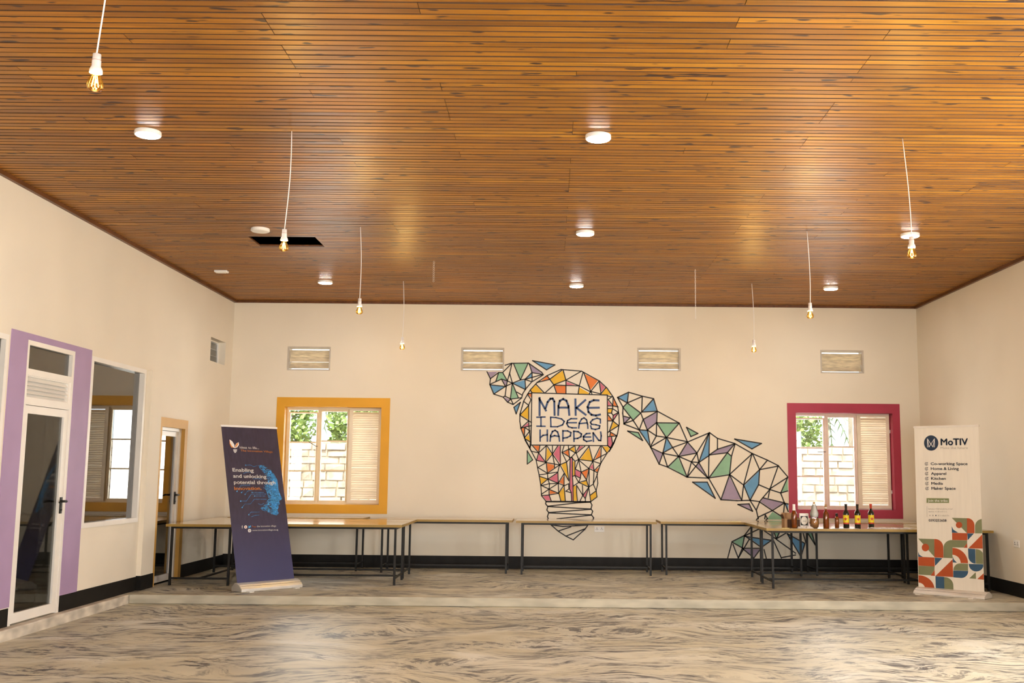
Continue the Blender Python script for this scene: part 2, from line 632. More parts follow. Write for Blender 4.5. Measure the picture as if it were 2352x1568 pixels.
bmesh_board = MB().prism(prof, lambda a, c, d: (d, a, c), 0.0, 1.0).mesh('board')
bmesh_board.materials.append(MATS['board'])
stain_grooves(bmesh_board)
JO, JS = 0.15, 0.915
rows = []
y = 4.05
while y < YB - 0.01:
    rows.append(y)
    y += BW
pieces = []
prev_cut = None
for ri, y0 in enumerate(rows):
    if ri % 2 == 0 or random.random() < 0.3:
        k0 = -5 + random.choice((0, 1, 2, 3))
        cuts = []
        x = JO + JS * k0
        while x < XR - 0.3:
            if x > XL + 0.3:
                cuts.append(x)
            x += JS * random.choice((3, 4, 4, 5))
    xs = [XL] + cuts + [XR]
    if y0 + BW > HATCH[2] and y0 < HATCH[3]:
        spans = []
        for a, c in zip(xs, xs[1:]):
            if c <= HATCH[0] or a >= HATCH[1]:
                spans.append((a, c))
            else:
                if a < HATCH[0]:
                    spans.append((a, HATCH[0]))
                if c > HATCH[1]:
                    spans.append((HATCH[1], c))
    else:
        spans = list(zip(xs, xs[1:]))
    for a, c in spans:
        pieces.append((y0, a + 0.0015, c - 0.0015))
in_view = [p for p in pieces if p[0] > 5.25]
singles = set(in_view[:300])
rest = MB()
for (y0, a, c) in pieces:
    if (y0, a, c) in singles:
        o = bpy.data.objects.new('board', bmesh_board)
        COL.objects.link(o)
        o.parent = ceiling
        o.location = (a, y0, ZC + random.uniform(-0.0012, 0.0012))
        o.scale = (c - a, 1, 1)
    else:
        rest.prism(prof, lambda p, q, d, a=a, c=c, y0=y0: (a + (c - a) * d, y0 + p, ZC + q), 0.0, 1.0)
rest_o = tag(rest.build('board_field', 'board', ceiling), kind='stuff')
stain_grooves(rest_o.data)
b = MB()
b.box(XL, XR, YF, 4.05, ZC, ZC + 0.017)
b.build('board_sheet', 'board', ceiling)
# hatch shaft
b = MB()
h = HATCH
for (x0, x1, y0, y1) in ((h[0] - 0.02, h[0], h[2] - 0.02, h[3] + 0.02), (h[1], h[1] + 0.02, h[2] - 0.02, h[3] + 0.02), (h[0], h[1], h[2] - 0.02, h[2]), (h[0], h[1], h[3], h[3] + 0.02)):
    b.box(x0, x1, y0, y1, ZC + 0.002, ZC + 0.45)
b.box(h[0] - 0.02, h[1] + 0.02, h[2] - 0.02, h[3] + 0.02, ZC + 0.45, ZC + 0.47)
tag(b.build('ceiling_hatch', 'dark_wood'), 'dark open rectangular hatch hole in the timber ceiling', 'hatch')
# timber cornice
b = MB()
b.box(XL, XR, YB - 0.035, YB, ZC - 0.035, ZC + 0.002)
struct(b, 'trim_2', 'dark_wood', 'dark timber cornice along the back wall')
b = MB()
b.box(XL, XL + 0.04, YF, YB - 0.035, ZC - 0.04, ZC + 0.002)
struct(b, 'trim_3', 'dark_wood', 'dark timber cornice along the left wall')
b = MB()
b.box(XR - 0.04, XR, YF, YB - 0.035, ZC - 0.04, ZC + 0.002)
struct(b, 'trim_4', 'dark_wood', 'dark timber cornice along the right wall')

# painted black skirtings
b = MB()
b.box(XL, XR, YB - 0.008, YB, 0.0, 0.182)
struct(b, 'baseboard_back', 'black_paint', 'black painted skirting band along the back wall')
b = MB()
b.box(XL, XL + 0.008, 6.0, 9.635, 0.0, 0.16)
b.box(XL, XL + 0.008, 10.625, 12.58, 0.0, 0.16)
b.box(XL, XL + 0.062, 12.575, 12.96, 0.0, 0.168)
b.box(XL, XL + 0.008, 13.97, YB - 0.008, 0.0, 0.17)
struct(b, 'baseboard_left', 'black_paint', 'black painted skirting band along the left wall')
b = MB()
b.box(XR - 0.008, XR, YF, STEP_Y, LOW, 0.06)
b.box(XR - 0.008, XR, STEP_Y, YB - 0.008, 0.0, 0.165)
struct(b, 'baseboard_right', 'black_paint', 'black painted skirting band along the right wall')


# ------------------------------------------------------------------ garden windows in the back wall
def louvre_slat_mesh(w, hgt, t, ang):
    ca, sa = math.cos(ang), math.sin(ang)
    mb = MB()
    mb.obox((0, 0, 0), (w / 2, 0, 0), (0, hgt / 2 * sa, -hgt / 2 * ca), (0, t / 2 * ca, t / 2 * sa))
    return mb.mesh('slat')


def garden_window(num, op, outer, paint, label, frame_label, fmat):
    x0, x1, z0, z1 = op
    # painted surround: band on the wall and lining of the reveal
    mb = MB()
    ring(mb, outer[0], outer[1], outer[2], outer[3], x0 - outer[0], outer[1] - x1, z0 - outer[2], outer[3] - z1, on_back, 0.0, 0.007)
    ring(mb, x0, x1, z0, z1, 0.006, 0.006, 0.006, 0.006, on_back, -WT, 0.007)
    struct(mb, 'trim_%d' % (num + 4), paint, label)
    fd0, fd1 = -0.16, -0.215
    X0, X1, Z0, Z1 = x0 + 0.006, x1 - 0.006, z0 + 0.006, z1 - 0.006
    wd = X1 - X0
    s1, s2 = X0 + wd * 0.335, X0 + wd * 0.655
    mb = MB()
    ring(mb, X0, X1, Z0, Z1, 0.03, 0.03, 0.03, 0.04, on_back, fd0, fd1)
    for s in (s1, s2):
        mb.prism([(s - 0.018, Z0 + 0.03), (s + 0.018, Z0 + 0.03), (s + 0.018, Z1 - 0.04), (s - 0.018, Z1 - 0.04)], on_back, fd0, fd1)
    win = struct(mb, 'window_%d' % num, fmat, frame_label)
    for k, (a0, a1) in enumerate(((X0 + 0.03, s1 - 0.022), (s1 + 0.022, s2 - 0.022))):
        zt, zb = Z1 - 0.04, Z0 + 0.03
        if k == 0:
            zt -= 0.03
        mb = MB()
        ring(mb, a0, a1, zb, zt, 0.017, 0.017, 0.026, 0.02, on_back, fd0 - 0.008, fd1 + 0.008)
        bars = [zb + 0.03 + (zt - zb - 0.055) * q for q in (1 / 3, 2 / 3)]
        for zz in bars:
            mb.prism([(a0 + 0.022, zz - 0.011), (a1 - 0.022, zz - 0.011), (a1 - 0.022, zz + 0.011), (a0 + 0.022, zz + 0.011)], on_back, fd0 - 0.012, fd1 + 0.012)
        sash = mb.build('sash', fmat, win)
        edges = [zb + 0.03] + bars + [zt - 0.025]
        for q in range(3):
            p = MB().prism([(a0 + 0.022, edges[q] + (0.011 if q else 0)), (a1 - 0.022, edges[q] + (0.011 if q else 0)), (a1 - 0.022, edges[q + 1] - (0.011 if q < 2 else 0)), (a0 + 0.022, edges[q + 1] - (0.011 if q < 2 else 0))], on_back, fd0 - 0.026, fd0 - 0.030)
            p.build('pane', 'glass', sash)
    mb = MB()
    zz = (Z0 + Z1) / 2 + 0.14
    mb.tube([(s1 - 0.01, YB - fd0 - 0.01, zz), (s1 - 0.03, YB - fd0 - 0.03, zz), (s1 - 0.14, YB - fd0 - 0.03, zz + (0.07 if num == 1 else 0.0))], 0.005, 6)
    mb.build('casement_stay', 'black_metal', win)
    # louvred shutter closing the third bay
    a0, a1 = s2 + 0.0, X1 - 0.012
    zb, zt = Z0 + 0.02, Z1 - 0.02
    mb = MB()
    ring(mb, a0, a1, zb, zt, 0.055, 0.05, 0.05, 0.03, on_back, fd0 + 0.035, fd0 + 0.003)
    sh = mb.build('shutter', 'shutter_paint', win)
    sw = a1 - a0 - 0.105
    me = louvre_slat_mesh(sw, 0.046, 0.005, math.radians(-42))
    me.materials.append(MATS['shutter_paint'])
    nsl = 38
    for q in range(nsl):
        o = bpy.data.objects.new('slat', me)
        COL.objects.link(o)
        o.parent = sh
        o.location = (a0 + 0.055 + sw / 2, YB - fd0 - 0.019, zb + 0.06 + (zt - zb - 0.105) * (q + 0.5) / nsl)
        o.rotation_euler = (math.radians(random.choice((0, 0, 0, 2, -4, -8))), 0, 0)
    for zz in (zb + 0.25, zt - 0.25):
        MB().box(a1 - 0.004, a1 + 0.018, YB - fd0 - 0.045, YB - fd0 - 0.012, zz - 0.025, zz + 0.025).build('hinge', 'steel', sh)
    return win


garden_window(1, YW, (-4.157, -2.437, 0.788, 2.527), 'yellow_paint', 'wide yellow painted surround of the left garden window', 'cream casement window with louvred shutter in yellow surround', 'yellow_bounce_frame')
garden_window(2, PW, (3.596, 5.306, 0.785, 2.508), 'pink_paint', 'wide crimson pink painted surround of the right garden window', 'cream casement window with louvred shutter in pink surround', 'pink_bounce_frame')

VL = ['leftmost louvred wall vent, above the yellow window', 'louvred wall vent touching the mural hand', 'louvred wall vent above the mural arm', 'rightmost louvred wall vent, above the pink window']
for i, (x0, x1, z0, z1) in enumerate(VENTS):
    mb = MB()
    ring(mb, x0 + 0.001, x1 - 0.001, z0 + 0.001, z1 - 0.001, 0.022, 0.022, 0.018, 0.018, on_back, -0.005, -0.20)
    v = mb.build('wall_vent', 'vent_frame')
    tag(v, VL[i], 'vent', 'louvred vents high on the back wall')
    w = x1 - x0 - 0.05
    for q, (fz, an, hh) in enumerate(((0.72, 38, 0.125), (0.475, 16, 0.075), (0.235, -42, 0.135))):
        me = louvre_slat_mesh(w, hh, 0.008, math.radians(an + random.uniform(-3, 3)))
        me.materials.append(MATS['vent_slat'])
        o = bpy.data.objects.new('slat', me)
        COL.objects.link(o)
        o.parent = v
        o.location = ((x0 + x1) / 2, YB + 0.09 - 0.02 * (q == 1), z0 + (z1 - z0) * fz)


# ------------------------------------------------------------------ left wall: doors and interior windows
def glazed_frame(name, op, mt, label, fw=0.05, d0=-0.01, d1=-0.07, glass='left_glass'):
    mb = MB()
    ring(mb, op[0], op[1], op[2], op[3], fw, fw, fw if op[2] > 0.1 else 0.0, fw, on_left, d0, d1)
    return struct(mb, name, mt, label)


def pane_left(a0, a1, b0, b1, d, parent, name='pane', mt='left_glass'):
    return MB().prism([(a0, b0), (a1, b0), (a1, b1), (a0, b1)], on_left, d, d - 0.006).build(name, mt, parent)


# purple surround of door 1
mb = MB()
mb.prism([(9.345, 0.17), (9.64, 0.17), (9.64, 2.66), (9.345, 2.66)], on_left, 0.0, 0.012)
mb.prism([(10.62, 0.16), (11.0, 0.16), (11.0, 2.66), (10.62, 2.66)], on_left, 0.0, 0.012)
mb.prism([(9.64, 2.60), (10.62, 2.60), (10.62, 2.66), (9.64, 2.66)], on_left, 0.0, 0.012)
struct(mb, 'trim_7', 'purple_paint', 'lilac purple painted surround of the near glazed door')


def handle(leaf, y, z, d):
    mb = MB()
    mb.prism([(y - 0.018, z - 0.09), (y + 0.018, z - 0.09), (y + 0.018, z + 0.07), (y - 0.018, z + 0.07)], on_left, d, d + 0.012)
    mb.tube([(XL + d + 0.012, y, z + 0.03), (XL + d + 0.06, y, z + 0.03)], 0.012, 8)
    mb.tube([(XL + d + 0.055, y + 0.012, z + 0.03), (XL + d + 0.06, y - 0.06, z + 0.032), (XL + d + 0.055, y - 0.14, z + 0.022)], [0.012, 0.011, 0.008], 8)
    mb.tube([(XL + d, y, z - 0.055), (XL + d + 0.02, y, z - 0.055)], 0.009, 8)
    return tag(mb.build('handle', 'black_metal', leaf), 'black lever handle')


mb = MB()
ring(mb, LD1[0], LD1[1], 0.0, 2.60, 0.045, 0.05, 0.0, 0.045, on_left, 0.008, -0.07)
for zz in (2.305, 2.03):
    mb.prism([(LD1[0] + 0.045, zz - 0.03), (LD1[1] - 0.05, zz - 0.03), (LD1[1] - 0.05, zz + 0.03), (LD1[0] + 0.045, zz + 0.03)], on_left, 0.008, -0.07)
door1 = struct(mb, 'door_1', 'white_frame', 'white framed glazed door with louvres and transom in purple surround')
pane_left(LD1[0] + 0.045, LD1[1] - 0.05, 2.335, 2.555, -0.03, door1, 'transom_pane')
lp = MB()
ring(lp, LD1[0] + 0.045, LD1[1] - 0.05, 2.06, 2.275, 0.012, 0.03, 0.012, 0.012, on_left, -0.005, -0.05)
lpo = lp.build('louvre_panel', 'white_frame', door1)
me = MB()
lw = LD1[1] - LD1[0] - 0.137
me.obox((0, 0, 0), (0.020, 0, -0.023), (0, lw / 2, 0), (0.002, 0, 0.002))
me = me.mesh('slat')
me.materials.append(MATS['white_frame'])
for q in range(5):
    o = bpy.data.objects.new('slat', me)
    COL.objects.link(o)
    o.parent = lpo
    o.location = (XL - 0.028, (LD1[0] + 0.057 + LD1[1] - 0.08) / 2, 2.09 + 0.039 * q)
la0, la1 = LD1[0] + 0.05, LD1[1] - 0.055
mb = MB()
ring(mb, la0, la1, 0.012, 1.995, 0.06, 0.085, 0.09, 0.075, on_left, 0.0, -0.045)
leaf = mb.build('door_leaf', 'white_frame', door1)
pane_left(la0 + 0.06, la1 - 0.085, 0.102, 1.92, -0.02, leaf, mt='door_glass')
handle(leaf, la1 - 0.04, 1.06, 0.0)

w3 = glazed_frame('window_3', LW1, 'white_frame', 'white framed interior window beside the purple surround', d0=0.018)
pane_left(LW1[0] + 0.05, LW1[1] - 0.05, 0.85, 2.55, -0.045, w3)
w4 = glazed_frame('window_4', LW0, 'white_frame', 'white framed interior window cut by the left picture edge', d0=0.006)
pane_left(LW0[0] + 0.05, LW0[1] - 0.05, 0.85, 2.55, -0.04, w4)

mb = MB()
ring(mb, 12.955, 13.985, 0.0, 2.065, LD2[0] - 12.955, 13.985 - LD2[1], 0.0, 2.065 - LD2[3], on_left, 0.0, 0.036)
ring(mb, LD2[0], LD2[1], 0.0, LD2[3], 0.005, 0.005, 0.0, 0.005, on_left, -0.10, 0.036)
struct(mb, 'trim_8', 'ochre_paint', 'ochre painted surround of the far glazed door')
mb = MB()
ring(mb, LD2[0] + 0.005, LD2[1] - 0.005, 0.0, LD2[3] - 0.005, 0.04, 0.045, 0.0, 0.04, on_left, -0.012, -0.10)
door2 = struct(mb, 'door_2', 'white_frame', 'narrow white framed glass door in ochre surround')
mb = MB()
ring(mb, LD2[0] + 0.048, LD2[1] - 0.053, 0.012, LD2[3] - 0.05, 0.045, 0.07, 0.08, 0.06, on_left, -0.035, -0.08)
leaf2 = mb.build('door_leaf', 'white_frame', door2)
pane_left(LD2[0] + 0.093, LD2[1] - 0.123, 0.092, LD2[3] - 0.11, -0.055, leaf2)
handle(leaf2, LD2[1] - 0.085, 1.06, -0.035)

# small louvred vent window near the corner
mb = MB()
ring(mb, LV[0] + 0.001, LV[1] - 0.001, LV[2] + 0.001, LV[3] - 0.001, 0.02, 0.02, 0.02, 0.02, on_left, -0.10, -0.15)
v5 = struct(mb, 'window_5', 'white_frame', 'small high vent window with glass louvres beside the corner')
for q in range(3):
    z0 = LV[2] + 0.024 + q * 0.098
    MB().prism([(LV[0] + 0.021, z0), (LV[1] - 0.021, z0), (LV[1] - 0.021, z0 + 0.09), (LV[0] + 0.021, z0 + 0.09)], on_left, -0.115 - 0.004 * q, -0.121 - 0.004 * q).build('glass_louvre', 'left_glass', v5)

# rooms behind the left wall
for nm, (y0, y1) in (('near', (5.0, 12.72)), ('far', (12.76, YB + 0.2))):
    sh = MB()
    xw = XL - WT
    hol = holed_wall(y0, y1, LOW, 3.2, [((y0 + y1) / 2 - 0.9, (y0 + y1) / 2 + 0.9, 1.2, 2.3)], lambda a, c, d: (xw - 2.9 - d, a, c), 0.15)
    struct(hol, 'wall_annex_%s' % nm, 'annex', 'grey outer wall of the %s side room' % nm)
    sh.box(xw - 2.9, xw, y0 - 0.02, y0, LOW, 3.2)
    sh.box(xw - 2.9, xw, y1, y1 + 0.02, LOW, 3.2)
    sh.box(xw - 3.05, xw, y0, y1, 3.2, 3.25)
    struct(sh, 'wall_annex_%s_sides' % nm, 'annex', 'grey side walls and ceiling of the %s side room' % nm)
    fl = MB().box(xw - 2.9, xw + WT, y0, y1, LOW - 0.1, -0.005)
    struct(fl, 'floor', 'annex_floor', 'dark floor of the %s side room' % nm)

# ------------------------------------------------------------------ electrics on walls
def wall_plate(name, label, cat, fn, a, c, w, hgt, holes):
    t = MB().prism([(a - w / 2, c - hgt / 2), (a + w / 2, c - hgt / 2), (a + w / 2, c + hgt / 2), (a - w / 2, c + hgt / 2)], fn, 0.0, 0.01).build(name, 'white_plastic', bevel=0.003)
    tag(t, label, cat)
    for (da, dc, hw, hh, mt) in holes:
        MB().prism([(a + da - hw, c + dc - hh), (a + da + hw, c + dc - hh), (a + da + hw, c + dc + hh), (a + da - hw, c + dc + hh)], fn, 0.010, 0.012).build('socket_hole' if mt == 'black_paint' else 'rocker', mt, t)
    return t


sk = []
for s in (-0.036, 0.036):
    sk += [(s, 0.012, 0.004, 0.007, 'black_paint'), (s - 0.011, -0.010, 0.006, 0.003, 'black_paint'), (s + 0.011, -0.010, 0.006, 0.003, 'black_paint'), (s, 0.031, 0.008, 0.006, 'white_frame')]
wall_plate('power_socket', 'white double power socket under the middle table', 'socket', on_back, 0.748, 0.595, 0.148, 0.086, sk)
wall_plate('power_socket', 'white double power socket low on the right wall', 'socket', lambda a, c, d: (XR - d, a, c), 12.73, 0.625, 0.15, 0.086, sk)

# ------------------------------------------------------------------ mural painted on the back wall
CROPS = {'A': (1180, 840, 7.84), 'B': (1200, 1010, 10.452), 'C': (1100, 815, 10.816), 'D': (1190, 1130, 11.2),
         'E': (1410, 890, 7.128), 'G': (1620, 980, 6.819), 'H': (1660, 1170, 9.8), 'P': (0, 0, 1.0)}


def trace(c, pts):
    ox, oy, s = CROPS[c]
    return [wall_pt(ox + x / s, oy + y / s) for x, y in pts]


def strokes(mb, pts, w, d0=0.0012, d1=0.0022, closed=False):
    """a brush line as thin flat bars on the wall"""
    if closed:
        pts = pts + [pts[0]]
    for (x0, z0), (x1, z1) in zip(pts, pts[1:]):
        dx, dz = x1 - x0, z1 - z0
        L = math.hypot(dx, dz)
        if L < 1e-5:
            continue
        ux, uz = dx / L, dz / L
        e = w * 0.38
        x0e, z0e, x1e, z1e = x0 - ux * e, z0 - uz * e, x1 + ux * e, z1 + uz * e
        nx, nz = -uz * w / 2, ux * w / 2
        mb.prism([(x0e + nx, z0e + nz), (x1e + nx, z1e + nz), (x1e - nx, z1e - nz), (x0e - nx, z0e - nz)], on_back, d0, d1)


def L(s):
    """'x,y x,y; x,y x,y' -> list of polylines"""
    return [[tuple(float(q) for q in p.split(',')) for p in part.split()] for part in s.split(';') if part.strip()]


mural = thing('wall_mural', 'painted mural of faceted light bulb between two hands reading MAKE IDEAS HAPPEN', 'mural', (0.3, YB, 0.2))
mural_inv = Matrix.Translation((-0.3, -YB, -0.2))


def mural_part(mb, name, mt, label=None):
    o = mb.build(name, mt, mural)
    o.data.transform(mural_inv)
    if label:
        o['label'] = label
    return o


LINES = {
    ('left_hand_outline', 'C', 0.0165): """650,255 810,205 1230,200 1560,430 1600,490 1540,530 1310,670 1160,845 1090,960 1060,1070 850,1230 710,1170 600,1045 370,970 270,730 285,590 200,415;
 285,590 490,435 590,435 810,215; 590,435 700,630; 490,435 420,660; 270,730 560,600 700,640 830,700; 820,215 765,445 705,650 680,780 650,1030; 760,450 830,690;
 860,215 1030,620; 1220,210 1030,620; 830,700 1030,620 1150,600 1310,440; 1250,220 1320,440 1320,640; 1320,440 1570,480; 1150,605 1560,490; 1150,610 1300,660; 1145,610 1160,850;
 830,700 1160,860; 270,740 660,780 830,700; 660,780 370,970; 560,600 660,780; 830,700 780,1090; 830,700 980,1060; 780,1095 1060,1060; 940,920 1080,1000; 650,1025 790,1090 850,1220; 790,1090 720,1170; 600,1045 650,1020;
 1330,140 1890,245 1680,370 1330,140; 1030,1175 870,1300 925,1465 1030,1175""",
    ('bulb_outline', 'A', 0.0165): """300,1500 200,1310 130,1130 110,1000 112,870 150,740 180,630 250,510 300,430 420,300 600,175 850,65 1220,95 1540,270 1680,400 1790,560 1870,730 1895,880 1900,1040 1870,1220 1800,1400 1720,1540;
 325,485 1685,525 1690,1435 310,1425 325,485;
 600,175 720,340 770,490; 420,300 640,245 870,75; 890,75 940,260 940,495; 720,340 930,260; 720,345 1180,360; 950,250 1210,100; 950,265 1180,360 1380,465; 1250,110 1180,360 1160,505; 1260,120 1385,460; 1540,270 1385,460; 1540,280 1570,500; 1660,390 1570,500; 1385,460 1570,505; 1385,460 1360,505; 1385,460 1410,510; 400,330 550,485; 720,345 570,480; 300,440 330,485;
 250,510 310,610 270,700; 180,640 270,710 115,880; 270,710 270,990; 115,890 270,990; 270,990 130,1120; 270,990 320,1020; 270,990 280,1180; 130,1120 320,1075; 200,1110 290,1170; 200,1110 190,1280; 290,1170 190,1300; 285,1180 300,1370; 200,1310 290,1365; 300,1370 290,1480; 255,500 325,490;
 1690,540 1790,560; 1760,560 1700,605 1790,720; 1790,560 1780,770; 1690,720 1780,720; 1790,720 1880,740; 1690,770 1780,770 1880,835; 1780,770 1760,850 1690,850; 1760,850 1790,890 1880,840; 1790,890 1785,990; 1690,870 1785,990; 1880,850 1785,990 1690,990; 1785,990 1890,1075 1720,1180; 1785,990 1720,1180 1690,1200; 1720,1180 1860,1260 1690,1275; 1740,1200 1730,1270; 1760,1275 1780,1400 1740,1480; 1850,1270 1790,1400; 1690,1430 1740,1475""",
    ('bulb_lower_outline', 'B', 0.0150): """60,0 180,210 330,490 360,650 400,840 440,1090 460,1340 565,1470 1640,1480 1790,1370 1770,1210 1810,1040 1790,830 1880,560 2030,320 2150,170 2195,70;
 200,120 180,210 210,270 390,310; 240,140 390,310; 420,130 390,310 570,140; 390,310 340,480; 390,310 560,540; 340,490 560,540; 570,140 555,540; 590,140 720,340 570,530; 720,140 720,340 770,590; 850,140 720,340 890,590;
 560,540 890,600; 570,540 600,800; 770,600 770,670; 890,600 600,800; 560,550 370,660; 370,660 600,800; 400,840 850,770; 890,600 850,770 860,1040; 600,800 610,940; 400,870 610,940; 850,780 610,940; 610,940 440,1080; 610,940 860,1040; 610,940 650,1060 640,1180; 440,1100 650,1050 860,1040 640,1180; 450,1090 640,1180 460,1300; 640,1180 640,1310; 650,1190 870,1280 640,1320 465,1335; 640,1320 690,1460; 860,1040 870,1270 920,1460; 860,1040 1000,800; 1000,800 1000,1090; 860,1040 990,1090 880,1260; 1000,1100 1110,1050; 1000,1100 1030,1460;
 900,600 1110,980; 910,590 1060,530 1140,450; 1060,530 1110,960; 910,140 910,590; 950,300 1060,530; 1000,140 950,300 1120,220 1240,150; 1100,140 1110,220 1270,310; 970,310 1130,410; 1110,220 1130,430; 1260,140 1280,300 1170,420; 1370,140 1280,300; 1500,150 1290,320 1350,470; 1600,150 1350,470 1690,510 1600,150; 1350,470 1260,510 1180,420; 1260,510 1260,850 1215,870;
 1145,430 1130,1180 1170,1260 1180,1460; 1200,430 1200,870 1215,1100 1220,1460; 1145,420 1200,430;
 1350,480 1270,700; 1350,480 1410,770; 1360,490 1600,690; 1270,700 1410,770 1590,690 1690,510; 1410,770 1390,920 1260,850; 1410,770 1540,960 1600,690; 1390,920 1350,1020 1540,970; 1260,860 1350,1020 1215,1110; 1350,1020 1590,1130; 1540,970 1590,1130; 1600,690 1600,1130; 1690,510 1720,740 1600,690; 1870,150 1690,510; 1890,150 1880,560; 1910,150 2030,320 1690,500; 1690,510 1880,570 1720,740; 1720,740 1800,790; 1720,740 1700,1060 1590,1130; 1800,830 1700,1060 1770,1220 1620,1330; 1590,1130 1640,1480; 1590,1140 1450,1330; 1590,1140 1510,1410; 1300,1090 1450,1330 1510,1410 1510,1470; 1300,1090 1300,1260 1320,1460; 1440,1090 1450,1330 1380,1470; 1040,1230 1110,1180; 1040,1230 1160,1265; 1110,1060 1115,1180;
 115,260 245,480 115,580 115,260; 2050,140 2110,200""",
    ('bulb_base_outline', 'D', 0.0170): """720,235 710,300 765,370 740,460 790,525 755,620 775,680 755,760 840,835; 1860,250 1900,330 1875,430 1920,490 1885,580 1945,660 1915,720 1800,840; 720,245 1860,255; 765,360 1500,275 1860,250; 765,368 1870,432; 1870,440 790,522; 790,532 1880,582; 1885,588 1000,686;
 840,835 1030,1000 1230,1130 1420,1225 1720,950 1800,840; 870,842 1150,880 1780,845; 1030,1000 1360,890; 1230,1130 1720,940""",
    ('arm_outline', 'E', 0.0185): """60,160 240,75 465,140 650,180 710,385 1070,580 1205,890 1560,740; 60,160 150,320 145,420 165,595 410,690 600,970 740,1250 880,1300 1200,1465 1540,1480;
 240,75 220,250 60,160; 220,250 465,145; 465,145 455,400; 650,180 455,400 710,385; 150,320 220,250 440,415 315,535 150,325; 155,465 265,495 165,590; 315,535 165,590; 315,535 415,690; 440,415 480,520 415,690; 480,520 700,395; 480,520 550,700; 710,385 700,570 550,690; 700,575 1070,580 860,820 700,575; 700,575 695,790 560,700; 410,690 550,700 590,930; 695,790 600,960; 695,790 860,815 1205,885; 860,815 600,970; 860,815 800,1080; 600,980 800,1075 1060,1125; 860,815 960,980 800,1070; 960,980 1205,890; 960,980 1060,1125; 1205,890 1060,1125 1360,1070 1205,890; 800,1080 740,1250; 810,1090 880,1300 1060,1125; 1060,1125 1200,1465; 1060,1125 1270,1215 1390,1225; 1360,1070 1270,1215 1200,1465; 1360,1070 1390,1225 1540,1480; 1560,740 1360,1070; 1560,740 1390,1225 1560,1110; 1390,1225 1200,1465; 1280,1230 1540,1480;
 225,710 400,735 470,865 225,710; 1190,650 1375,750 1260,800 1190,650; 1455,420 1455,420""",
    ('forearm_outline', 'G', 0.0185): """65,90 190,180 460,260 730,415 970,520 1140,605 1290,780; 50,800 245,1140 500,1155 700,1150 850,1170; 190,180 190,350; 60,440 190,350 460,265; 60,440 345,405 460,265; 65,90 50,800; 345,405 60,795; 345,405 410,460; 465,270 410,460 380,750 50,800; 380,745 730,425; 380,750 245,1140; 380,750 570,1150; 380,745 600,910; 730,425 600,910 570,1150; 745,430 850,670; 970,525 850,670 1140,615; 850,670 600,910 700,1150 835,905 850,670; 835,905 1010,980 1180,1035; 1140,615 1010,980 850,1170; 1290,790 1010,970; 1290,790 1180,1035 1290,1003; 1180,1035 1240,1195; 1010,980 985,1110; 900,1110 1240,1190 1050,1310 850,1175; 850,1175 800,1300; 700,1150 800,1310 830,1440; 825,1415 1050,1310 1200,1405; 1240,1195 1220,1400; 1240,1195 1298,1208; 1250,1200 1298,1325; 930,1440 940,1380 975,1440;
 460,190 880,260 730,345 460,190; 510,1215 685,1205 740,1320 510,1215; -200,865 30,865 155,1118 -200,865""",
    ('elbow_outline', 'H', 0.0185): """110,1095 210,720 490,580 650,370 800,180; 490,590 830,430 1000,200; 210,730 440,860 490,590; 230,780 350,1090 600,660; 440,870 350,1090; 500,590 870,850 1100,690 500,600; 440,870 860,870 700,1090 440,870; 940,480 1200,660; 1200,660 1420,530; 1150,500 1210,660 1270,520; 1140,690 1320,1090; 1210,670 1640,980; 1320,1080 1640,1020; 1450,540 1850,760 1760,1060 1450,540; 1800,500 1870,740; 1920,540 2080,790 2000,500; 930,900 980,1095""",
}
for (nm, cr, w), s in LINES.items():
    mb = MB()
    for pl in L(s):
        strokes(mb, trace(cr, pl), w)
    mural_part(mb, nm, 'mural_line')

